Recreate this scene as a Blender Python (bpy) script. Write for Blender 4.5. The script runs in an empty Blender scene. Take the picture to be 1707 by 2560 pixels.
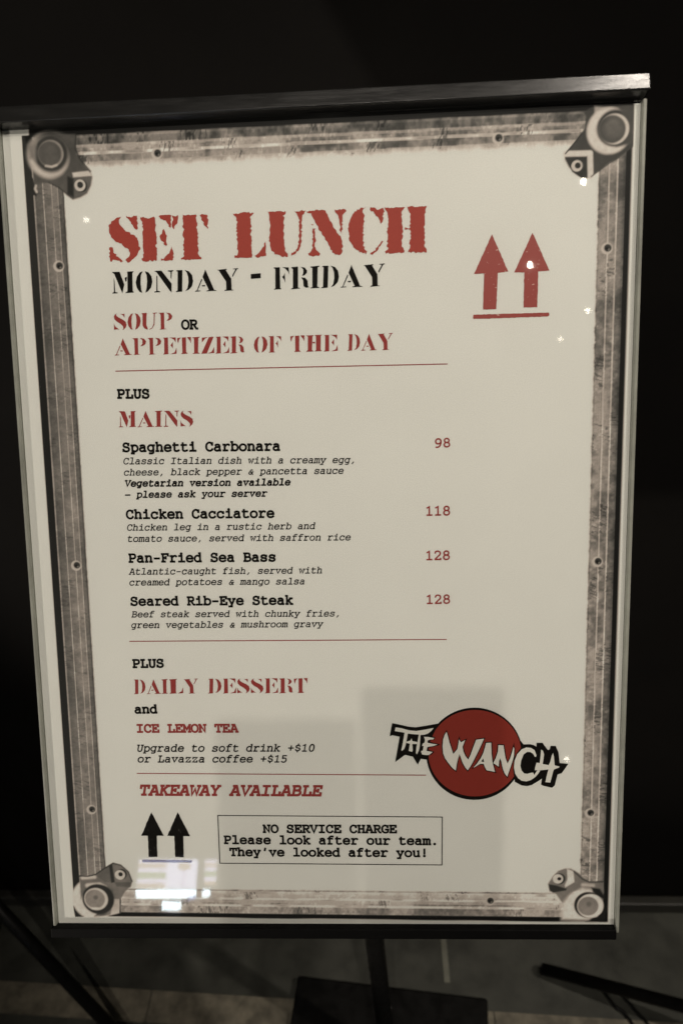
import bpy, bmesh, math, random
import numpy as np
from mathutils import Matrix, Vector

# ------------------------------------------------------------------ camera, world, lamps, exposure
SCN = bpy.context.scene
COL = SCN.collection
random.seed(7)
RNG = np.random.RandomState(11)
CAM_LOC = (0.0, 0.0, 1.4)
CAM_AXES = [(0.9991, 0.0277, -0.0323), (0.0119, 0.5464, 0.8374), (0.0409, -0.837, 0.5456)]
BOARD_ORIGIN = (0.0, 0.4546, 1.1783)
BOARD_AXES = [(1.0, 0.0, 0.0), (0.0, 0.4384, 0.8988), (0.0, -0.8988, 0.4384)]

cam_data = bpy.data.cameras.new('camera')
cam = bpy.data.objects.new('camera', cam_data); COL.objects.link(cam)
_x, _y, _z = (Vector(a) for a in CAM_AXES)
cam.matrix_world = Matrix(((_x[0], _y[0], _z[0], CAM_LOC[0]), (_x[1], _y[1], _z[1], CAM_LOC[1]),
                           (_x[2], _y[2], _z[2], CAM_LOC[2]), (0, 0, 0, 1)))
cam_data.sensor_fit = 'HORIZONTAL'; cam_data.sensor_width = 24.0
cam_data.lens = 24.0*1780/1707
cam_data.clip_start = 0.01; cam_data.clip_end = 60
cam_data.dof.use_dof = True; cam_data.dof.focus_distance = 0.53; cam_data.dof.aperture_fstop = 6.5
SCN.camera = cam

world = bpy.data.worlds.new('World'); SCN.world = world; world.use_nodes = True
_bg = world.node_tree.nodes['Background']
_bg.inputs['Color'].default_value = (1.0, 0.93, 0.80, 1); _bg.inputs['Strength'].default_value = 0.02

vs = SCN.view_settings
vs.view_transform = 'Standard'; vs.look = 'None'; vs.gamma = 1.0; vs.exposure = 0.0; vs.use_curve_mapping = False
SCN.cycles.use_denoising = True
SCN.cycles.max_bounces = 8
SCN.cycles.sample_clamp_indirect = 4.0

WARM = (1.0, 0.905, 0.80)
# (place, power in watts, lens radius, cone in degrees, lens brightness): ceiling spotlights of the bar, all behind the photographer but the last; the last two are added lamps
SPOTS = [
((0.2072, -0.9141, 3.2564), 41, 0.016, 27, 60, 'black ceiling spotlight high behind the photographer, casting the left phone shadow'),
((-0.1396, -0.9493, 3.1842), 41, 0.016, 27, 60, 'black ceiling spotlight high behind the photographer, casting the right phone shadow'),
((0.6729, -0.8866, 2.65), 0.02, 0.0058, 60, 128.0, 'black ceiling spotlight mirrored below the upper right corner bracket'),
((0.5899, -1.2836, 2.65), 0.02, 0.0058, 60, 160.0, 'black ceiling spotlight mirrored in the right red arrow'),
((0.8775, -1.5734, 2.65), 0.02, 0.0058, 60, 32.0, 'black ceiling spotlight mirrored beside the right printed bar'),
((0.8211, -1.7791, 2.65), 0.02, 0.0058, 60, 12.8, 'black ceiling spotlight mirrored below the red arrows'),
((-0.9363, -0.9887, 2.65), 0.02, 0.0058, 60, 6.4, 'black ceiling spotlight mirrored near the headline'),
((0.7559, -2.0809, 0.9459), 0.02, 0.0058, 60, 9.600000000000001, 'black ceiling spotlight mirrored beside the last letter of the emblem'),
((1.17, -0.22, 2.65), 62, 0.03, 100, 90, "black ceiling spotlight farthest to the right, casting the stand's shadow leftwards"),
((-2.3, -1.5, 0.4), 165, 0.05, 30, 30, 'added black fill lamp near the floor on the far left, brightening the lower sheet'),  # added fill, evens the light from top to bottom of the sheet
((0.6253, 0.0529, 2.65), 17, 0.014, 34, 90, 'added black spotlight nearly above the menu stand, for the highlight on the rail end')]  # added to put a highlight on the right end of the top rail

# ------------------------------------------------------------------ artwork of the printed sheet, millimetres in the plane of the sheet
TYPED = [('OR', 'n', 152, 'k', -130.74, 67.77, -118.66, 67.64), ('PLUS', 'n', 158, 'k', -179.04, 20.77, -155.76, 20.49), ('Spaghetti Carbonara', 'n', 150, 'k', -177.05, -17.21, -63.56, -17.98), ('98', 'n', 108, 'r', 46.0, -17.73, 56.46, -17.41), ('Classic Italian dish with a creamy egg,', 'i', 100, 'k', -176.88, -26.27, -11.44, -27.72), ('cheese, black pepper & pancetta sauce', 'i', 100, 'k', -177.0, -34.37, -18.91, -35.28), ('Vegetarian version available', 'i', 150, 'k', -176.76, -42.34, -56.99, -42.96), ('– please ask your server', 'i', 138, 'k', -177.21, -50.5, -73.73, -50.83), ('Chicken Cacciatore', 'n', 150, 'k', -177.21, -65.76, -69.2, -66.02), ('118', 'n', 108, 'r', 39.61, -65.98, 56.39, -65.84), ('Chicken leg in a rustic herb and', 'i', 100, 'k', -176.85, -74.53, -39.9, -74.86), ('tomato sauce, served with saffron rice', 'i', 100, 'k', -176.79, -82.82, -14.58, -83.33), ('Pan-Fried Sea Bass', 'n', 150, 'k', -177.28, -97.96, -69.28, -98.11), ('128', 'n', 108, 'r', 39.54, -98.28, 56.29, -98.1), ('Atlantic-caught fish, served with', 'i', 100, 'k', -177.61, -107.2, -35.76, -107.39), ('creamed potatoes & mango salsa', 'i', 100, 'k', -177.37, -115.28, -48.64, -115.44), ('Seared Rib-Eye Steak', 'n', 150, 'k', -177.32, -130.31, -57.06, -130.26), ('128', 'n', 108, 'r', 39.8, -130.58, 56.51, -130.35), ('Beef steak served with chunky fries,', 'i', 100, 'k', -177.3, -139.35, -24.16, -139.58), ('green vegetables & mushroom gravy', 'i', 100, 'k', -177.74, -147.54, -35.4, -147.45), ('PLUS', 'n', 158, 'k', -178.66, -177.86, -154.99, -177.6), ('and', 'n', 158, 'k', -178.73, -213.39, -161.37, -213.23), ('ICE LEMON TEA', 'n', 152, 'r', -178.02, -228.43, -100.55, -228.2), ('Upgrade to soft drink +$10', 'i', 112, 'k', -178.33, -243.75, -43.99, -243.32), ('or Lavazza coffee +$15', 'i', 112, 'k', -178.45, -252.32, -64.85, -252.03), ('TAKEAWAY AVAILABLE', 'i', 148, 'r', -177.97, -278.61, -38.61, -278.49), ('NO SERVICE CHARGE', 'n', 152, 'k', -85.19, -308.58, 16.89, -308.12), ('Please look after our team.', 'n', 150, 'k', -115.32, -317.84, 45.96, -317.51), ("They've looked after you!", 'n', 150, 'k', -111.17, -327.81, 38.19, -327.33)]
STENCILLED = [('MONDAY', 'k', -178.32, 92.91, -89.28, 92.91, 14.54), ('-', 'k', -80.64, 93.76, -73.6, 93.89, 15.02), ('FRIDAY', 'k', -64.88, 92.93, 11.74, 93.34, 14.7), ('SOUP', 'r', -178.49, 67.93, -136.81, 67.56, 11.36), ('APPETIZER', 'r', -178.91, 50.58, -86.68, 50.26, 11.46), ('OF', 'r', -80.21, 50.27, -60.81, 50.14, 11.16), ('THE', 'r', -54.39, 50.19, -21.54, 50.14, 11.14), ('DAY', 'r', -14.69, 50.27, 16.66, 50.25, 11.19), ('MAINS', 'r', -178.91, 0.09, -125.19, -0.36, 11.26), ('DAILY', 'r', -178.44, -198.63, -129.83, -198.19, 11.26), ('DESSERT', 'r', -122.57, -198.21, -48.07, -197.98, 11.38)]
STENCIL = {'M': [[(2.8, 99.5), (10.9, 99.5), (40.6, 99.5), (60.1, 40.0), (48.6, -0.5), (43.9, 11.4), (14.7, 89.7)], [(10.6, 73.5), (14.0, 57.3), (13.9, 5.9), (26.2, 3.2), (26.0, 0.0), (0.0, -0.5), (1.3, 3.2), (8.5, 5.9)], [(63.4, 70.8), (74.5, 76.2), (72.4, 57.3), (66.7, 51.9)], [(76.9, 99.5), (108.3, 100.5), (105.3, 96.2), (101.3, 92.4), (98.9, 8.6), (104.1, 4.3), (103.9, 1.6), (64.9, 0.0), (65.1, 4.3), (73.4, 7.6), (77.6, 84.3)]], 'O': [[(35.6, 99.5), (21.7, 94.0), (7.0, 74.9), (0.0, 47.5), (4.1, 23.0), (16.7, 3.8), (29.0, -0.5), (24.4, 14.8), (23.0, 47.5), (26.4, 80.3)], [(46.6, 99.5), (62.7, 94.0), (76.9, 74.9), (79.9, 50.3), (72.4, 23.0), (57.9, 6.6), (43.8, -0.5), (50.4, 20.2), (54.9, 53.0), (53.7, 80.3)]], 'N': [[(4.4, 98.4), (13.6, 100.0), (38.7, 100.0), (84.5, 38.5), (82.3, -1.6), (75.2, 4.8), (15.8, 92.0)], [(13.9, 77.0), (18.1, 75.9), (15.4, 7.5), (27.0, 4.8), (27.9, 0.5), (0.0, -0.5), (0.2, 3.2), (10.0, 6.4)], [(68.6, 99.5), (96.5, 100.5), (96.3, 97.3), (88.1, 94.1), (84.6, 59.9), (80.7, 66.3), (82.2, 93.0), (69.5, 96.3)]], 'D': [[(4.4, 97.4), (11.4, 100.0), (35.2, 100.0), (29.7, 0.5), (0.0, -1.1), (0.2, 2.6), (7.8, 5.8), (12.6, 93.1)], [(45.8, 100.0), (66.6, 93.1), (80.4, 74.6), (84.2, 48.1), (77.6, 24.3), (61.9, 8.5), (44.6, 2.1), (56.0, 16.4), (61.7, 42.9), (61.0, 69.3), (55.7, 87.8)]], 'A': [[(52.5, 100.5), (91.4, 4.7), (101.8, 3.2), (101.7, 0.5), (55.3, -1.1), (55.4, 2.1), (66.1, 5.3), (38.6, 65.3)], [(32.9, 57.4), (37.0, 53.7), (12.3, 3.2), (26.6, 3.2), (26.4, 0.0), (0.0, -1.6), (0.2, 1.6), (8.2, 4.2)], [(33.0, 27.4), (48.9, 28.4), (48.6, 22.1), (35.4, 22.1)]], 'Y': [[(0.0, 96.8), (46.1, 100.5), (45.9, 96.8), (40.5, 95.7), (65.4, 53.5), (65.6, 3.8), (74.8, 2.7), (74.6, 0.5), (31.3, -1.1), (31.5, 2.2), (40.3, 4.9), (40.0, 42.7), (7.9, 93.0)], [(74.2, 100.5), (100.3, 102.2), (100.1, 98.9), (93.5, 96.8), (72.3, 61.6), (69.3, 67.0), (86.5, 96.8), (75.7, 97.8)]], '-': [[(1.0, 65.6), (46.7, 67.2), (45.7, 45.2), (0.0, 44.1)]], 'F': [[(1.4, 99.5), (30.7, 100.5), (29.5, 5.3), (34.7, 2.7), (34.6, 0.0), (0.0, -1.1), (0.1, 2.1), (6.6, 4.8), (9.1, 93.1), (1.2, 96.3)], [(42.9, 99.5), (73.1, 98.4), (74.4, 63.8), (70.7, 77.1), (57.0, 93.1)], [(39.5, 55.9), (47.7, 61.2), (53.6, 74.5), (54.3, 26.6), (49.6, 42.6), (44.6, 50.5)]], 'R': [[(4.0, 98.4), (35.7, 101.1), (32.9, 5.3), (42.3, 2.6), (42.2, 0.5), (0.0, -2.1), (0.1, 1.6), (8.7, 4.2), (11.6, 89.5), (3.9, 94.7)], [(48.8, 98.9), (67.0, 94.7), (78.1, 81.6), (76.6, 71.1), (65.7, 60.5), (54.0, 57.9), (59.8, 71.1), (60.4, 86.8)], [(49.5, 51.1), (67.8, 48.4), (79.3, 34.2), (80.5, 9.5), (85.6, 5.3), (71.2, 2.6), (59.5, 10.5), (58.4, 36.8)]], 'I': [[(1.4, 98.4), (44.4, 101.6), (44.3, 97.4), (36.3, 94.2), (31.7, 6.8), (41.0, 4.2), (40.9, 1.0), (0.0, -0.5), (0.1, 3.1), (8.6, 5.2), (10.6, 92.1), (1.3, 95.3)]], 'S': [[(23.7, 100.9), (9.7, 94.1), (2.1, 80.5), (5.8, 64.5), (18.7, 50.9), (40.6, 37.3), (55.7, 21.4), (58.1, 7.7), (49.9, 0.0), (59.1, 1.8), (72.1, 14.5), (77.5, 30.5), (73.1, 48.6), (55.6, 62.3), (33.5, 73.6), (18.3, 85.0), (16.5, 94.1)], [(41.7, 98.6), (50.7, 95.5), (67.6, 97.3), (67.1, 72.7), (59.3, 87.3)], [(0.9, 41.8), (5.8, 23.6), (31.9, 1.8), (20.7, 4.5), (0.0, 0.9)]], 'U': [[(0.0, 98.8), (31.4, 100.6), (32.5, 97.6), (28.9, 76.5), (26.2, 28.3), (35.2, 4.2), (31.9, -0.6), (14.2, 7.2), (3.2, 25.3), (5.6, 91.6)], [(64.5, 99.4), (94.7, 101.8), (94.5, 98.2), (80.6, 95.8), (75.6, 28.3), (62.4, 7.2), (43.9, -0.6), (44.1, 2.4), (59.7, 11.4), (71.2, 34.3), (74.5, 94.6)]], 'P': [[(0.0, 99.4), (35.4, 100.6), (33.6, 44.5), (33.2, 4.9), (48.3, 1.8), (4.2, -1.8), (11.9, 4.9), (13.4, 87.2), (7.8, 96.3)], [(47.6, 100.6), (71.8, 96.3), (84.3, 79.9), (79.1, 62.8), (64.6, 53.7), (47.9, 50.6), (61.0, 65.9), (62.1, 87.2)]], 'T': [[(28.0, 98.8), (52.3, 100.0), (49.9, 11.5), (60.2, 1.2), (18.9, -0.6), (27.3, 8.5)], [(0.0, 96.4), (22.0, 98.8), (11.6, 87.3), (4.2, 63.0), (0.2, 78.2)], [(59.6, 100.6), (82.7, 101.2), (80.6, 63.0), (75.4, 78.2), (65.2, 91.5)]], 'Z': [[(48.6, 98.7), (77.2, 100.6), (33.0, 0.6), (0.0, -0.6)], [(6.1, 95.6), (45.5, 98.7), (26.1, 90.5), (5.9, 66.5)], [(78.0, 39.9), (77.4, 3.2), (37.4, 0.6), (60.0, 9.5), (70.2, 24.1)]], 'E': [[(3.8, 99.4), (33.4, 100.6), (31.8, 4.4), (34.7, 1.3), (0.0, -1.9), (8.0, 7.5), (11.0, 92.5)], [(42.8, 100.0), (80.6, 100.6), (79.0, 69.2), (70.4, 86.2), (55.2, 95.6)], [(46.8, 52.8), (61.6, 73.6), (60.9, 34.0), (53.9, 45.3)], [(82.5, 39.0), (82.0, 2.5), (44.1, 0.0), (69.8, 10.7)]], 'H': [[(1.9, 99.2), (48.3, 100.8), (39.8, 91.9), (35.4, 10.6), (44.8, 0.8), (0.0, -0.8), (11.0, 10.6), (13.0, 91.9)], [(52.3, 100.8), (97.1, 102.4), (88.7, 94.3), (85.8, 12.2), (93.6, 2.4), (51.3, 0.8), (59.7, 10.6), (60.2, 93.5)], [(40.3, 59.3), (55.0, 59.3), (54.6, 50.4), (40.0, 50.4)]], 'L': [[(5.0, 98.3), (61.5, 100.9), (52.5, 92.3), (48.2, 6.8), (54.0, 1.7), (0.0, -0.9), (11.6, 8.5), (13.0, 88.0)], [(101.5, 45.3), (99.3, 2.6), (62.5, 0.9), (88.9, 17.1)]]}
HEADLINE = [[(-169.21, 144.08), (-172.12, 143.39), (-175.5, 141.54), (-178.0, 138.11), (-178.42, 133.84), (-176.95, 130.68), (-174.21, 128.26), (-170.23, 125.81), (-166.27, 122.97), (-164.38, 119.79), (-164.51, 117.44), (-166.65, 115.92), (-167.93, 115.17), (-166.35, 113.95), (-162.99, 115.04), (-159.12, 118.08), (-157.51, 121.96), (-157.84, 126.66), (-159.69, 130.61), (-162.86, 132.64), (-166.47, 134.3), (-169.17, 137.48), (-171.06, 140.25), (-170.95, 142.19)], [(-165.91, 144.38), (-162.27, 143.5), (-158.13, 144.39), (-158.41, 136.02), (-159.46, 134.89), (-160.95, 137.65), (-163.22, 141.2)], [(-178.59, 123.68), (-177.31, 124.43), (-175.45, 120.86), (-173.18, 117.26), (-170.01, 114.83), (-170.88, 114.06), (-174.51, 115.73), (-178.31, 114.25), (-178.68, 117.8)], [(-155.9, 143.33), (-150.86, 142.64), (-145.51, 143.42), (-145.33, 135.67), (-145.67, 128.68), (-145.57, 114.2), (-155.62, 114.07), (-156.22, 115.26), (-154.68, 116.4), (-155.05, 125.02), (-154.49, 139.02)], [(-143.07, 143.36), (-139.34, 144.41), (-134.48, 143.89), (-135.02, 135.78), (-136.45, 136.59), (-137.94, 139.73)], [(-133.66, 144.02), (-128.94, 143.74), (-130.62, 139.15), (-133.28, 134.57), (-134.17, 136.53)], [(-139.79, 135.13), (-138.2, 130.81), (-138.7, 123.81), (-140.28, 125.02), (-142.9, 130.16)], [(-135.44, 123.34), (-134.34, 120.57), (-134.39, 114.15), (-143.25, 114.54), (-139.85, 116.8), (-136.43, 119.85)], [(-126.34, 143.82), (-116.97, 144.02), (-116.79, 138.77), (-116.76, 127.91), (-116.49, 116.99), (-114.54, 114.59), (-119.46, 114.32), (-128.48, 114.32), (-129.07, 115.74), (-126.73, 116.86), (-126.52, 130.5)], [(-114.54, 143.96), (-109.68, 143.59), (-108.95, 141.64), (-109.49, 134.31), (-111.18, 136.68), (-113.05, 140.6)], [(-91.61, 143.63), (-84.14, 144.42), (-77.29, 144.0), (-79.53, 141.98), (-79.58, 130.79), (-79.62, 114.48), (-83.53, 114.58), (-91.26, 114.62), (-91.22, 115.95), (-89.29, 117.46), (-89.6, 127.19), (-89.26, 141.48)], [(-70.21, 124.73), (-69.5, 121.22), (-69.83, 115.79), (-75.4, 114.21), (-77.39, 115.59), (-73.22, 118.99), (-71.48, 122.83)], [(-68.66, 144.69), (-63.03, 144.53), (-55.78, 144.71), (-55.58, 143.17), (-57.07, 141.67), (-56.79, 131.27), (-57.16, 123.54), (-56.47, 118.87), (-54.67, 116.49), (-54.72, 114.55), (-59.02, 114.66), (-63.42, 116.72), (-66.17, 119.9), (-66.98, 125.35), (-66.57, 139.25), (-66.95, 142.72)], [(-49.77, 144.16), (-44.53, 144.93), (-41.73, 144.55), (-44.2, 141.7), (-44.79, 134.03), (-45.01, 124.77), (-46.33, 120.16), (-50.07, 115.98), (-52.12, 114.87), (-52.07, 116.81), (-49.22, 117.91), (-47.1, 121.73), (-46.53, 128.68), (-46.48, 137.16), (-47.02, 141.4)], [(-41.34, 143.92), (-34.91, 144.89), (-28.52, 143.95), (-26.58, 140.45), (-23.11, 133.44), (-19.19, 127.95), (-17.01, 124.03), (-17.11, 117.85), (-18.61, 115.17), (-21.04, 114.46), (-23.43, 115.69), (-26.92, 122.75), (-30.43, 128.25), (-34.32, 134.52), (-38.17, 142.3)], [(-37.41, 133.06), (-35.57, 132.63), (-35.6, 119.88), (-32.3, 115.91), (-33.13, 114.54), (-40.4, 114.57), (-40.77, 116.13), (-38.31, 117.62), (-37.42, 121.48)], [(-37.9, 136.15), (-36.72, 135.35), (-37.38, 134.6)], [(-22.1, 144.53), (-14.11, 144.69), (-13.74, 143.15), (-16.57, 140.93), (-16.83, 134.81), (-17.17, 128.66), (-18.74, 131.02), (-18.98, 140.24), (-21.73, 142.99)], [(-0.54, 145.83), (-2.56, 143.6), (-2.24, 137.48), (-2.74, 129.82), (-2.62, 120.56), (-0.5, 116.64), (-1.09, 114.72), (-6.52, 116.8), (-10.87, 121.55), (-12.79, 127.01), (-12.85, 133.16), (-11.41, 138.49), (-8.55, 143.01), (-4.53, 145.18)], [(2.25, 145.6), (6.61, 144.11), (10.99, 144.75), (11.37, 142.45), (10.5, 135.21), (9.3, 134.48), (7.74, 138.35), (4.99, 141.86), (2.23, 143.85)], [(9.99, 123.7), (10.78, 122.91), (7.53, 117.98), (4.29, 114.97), (2.12, 114.64), (2.7, 115.79), (6.74, 118.77), (8.78, 122.19)], [(11.79, 145.11), (17.75, 144.56), (25.53, 144.95), (24.88, 143.21), (23.45, 142.11), (23.85, 130.63), (23.3, 119.11), (25.36, 116.36), (25.11, 115.05), (11.91, 114.93), (11.92, 116.32), (13.53, 117.44), (13.8, 129.37), (14.15, 141.61), (12.17, 143.57)], [(27.27, 145.05), (40.34, 145.06), (39.55, 142.42), (38.75, 140.16), (39.12, 128.69), (39.09, 118.7), (40.52, 116.74), (40.28, 114.97), (27.51, 115.14), (27.12, 116.54), (28.72, 117.81), (29.18, 129.72), (28.99, 140.43), (27.66, 143.14)], [(25.45, 131.36), (28.95, 131.11), (28.94, 129.73), (25.6, 130.2)]]
RED_ARROWS = [[(84.31, 125.64), (95.64, 100.8), (88.53, 100.15), (87.71, 76.12), (78.75, 76.02), (79.2, 99.98), (72.37, 99.84)], [(111.53, 126.02), (123.29, 100.82), (115.8, 100.5), (115.47, 76.72), (106.23, 76.73), (106.41, 100.02), (99.62, 100.19)], [(72.11, 72.75), (123.29, 73.04), (123.85, 71.58), (123.34, 70.45), (72.13, 69.84), (71.7, 71.1)]]
BLACK_ARROWS = [[(-170.23, -292.77), (-161.48, -311.98), (-166.87, -312.11), (-167.27, -329.52), (-174.14, -329.58), (-173.94, -312.07), (-178.96, -312.01)], [(-149.9, -292.65), (-141.16, -312.07), (-146.39, -312.21), (-146.71, -329.58), (-153.46, -329.4), (-153.44, -312.16), (-158.76, -312.1)], [(-178.98, -331.8), (-140.75, -331.96), (-140.61, -333.07), (-140.84, -334.04), (-179.1, -334.04), (-179.22, -332.92)]]
RULES = [[(-178.92, 39.49), (54.43, 39.81)], [(-179.68, -157.87), (54.07, -157.57)], [(-179.61, -261.46), (38.8, -262.14)]]
BOX = [(-119.08, -295.16), (51.07, -295.43), (50.86, -334.18), (-119.0, -334.27)]
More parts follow.
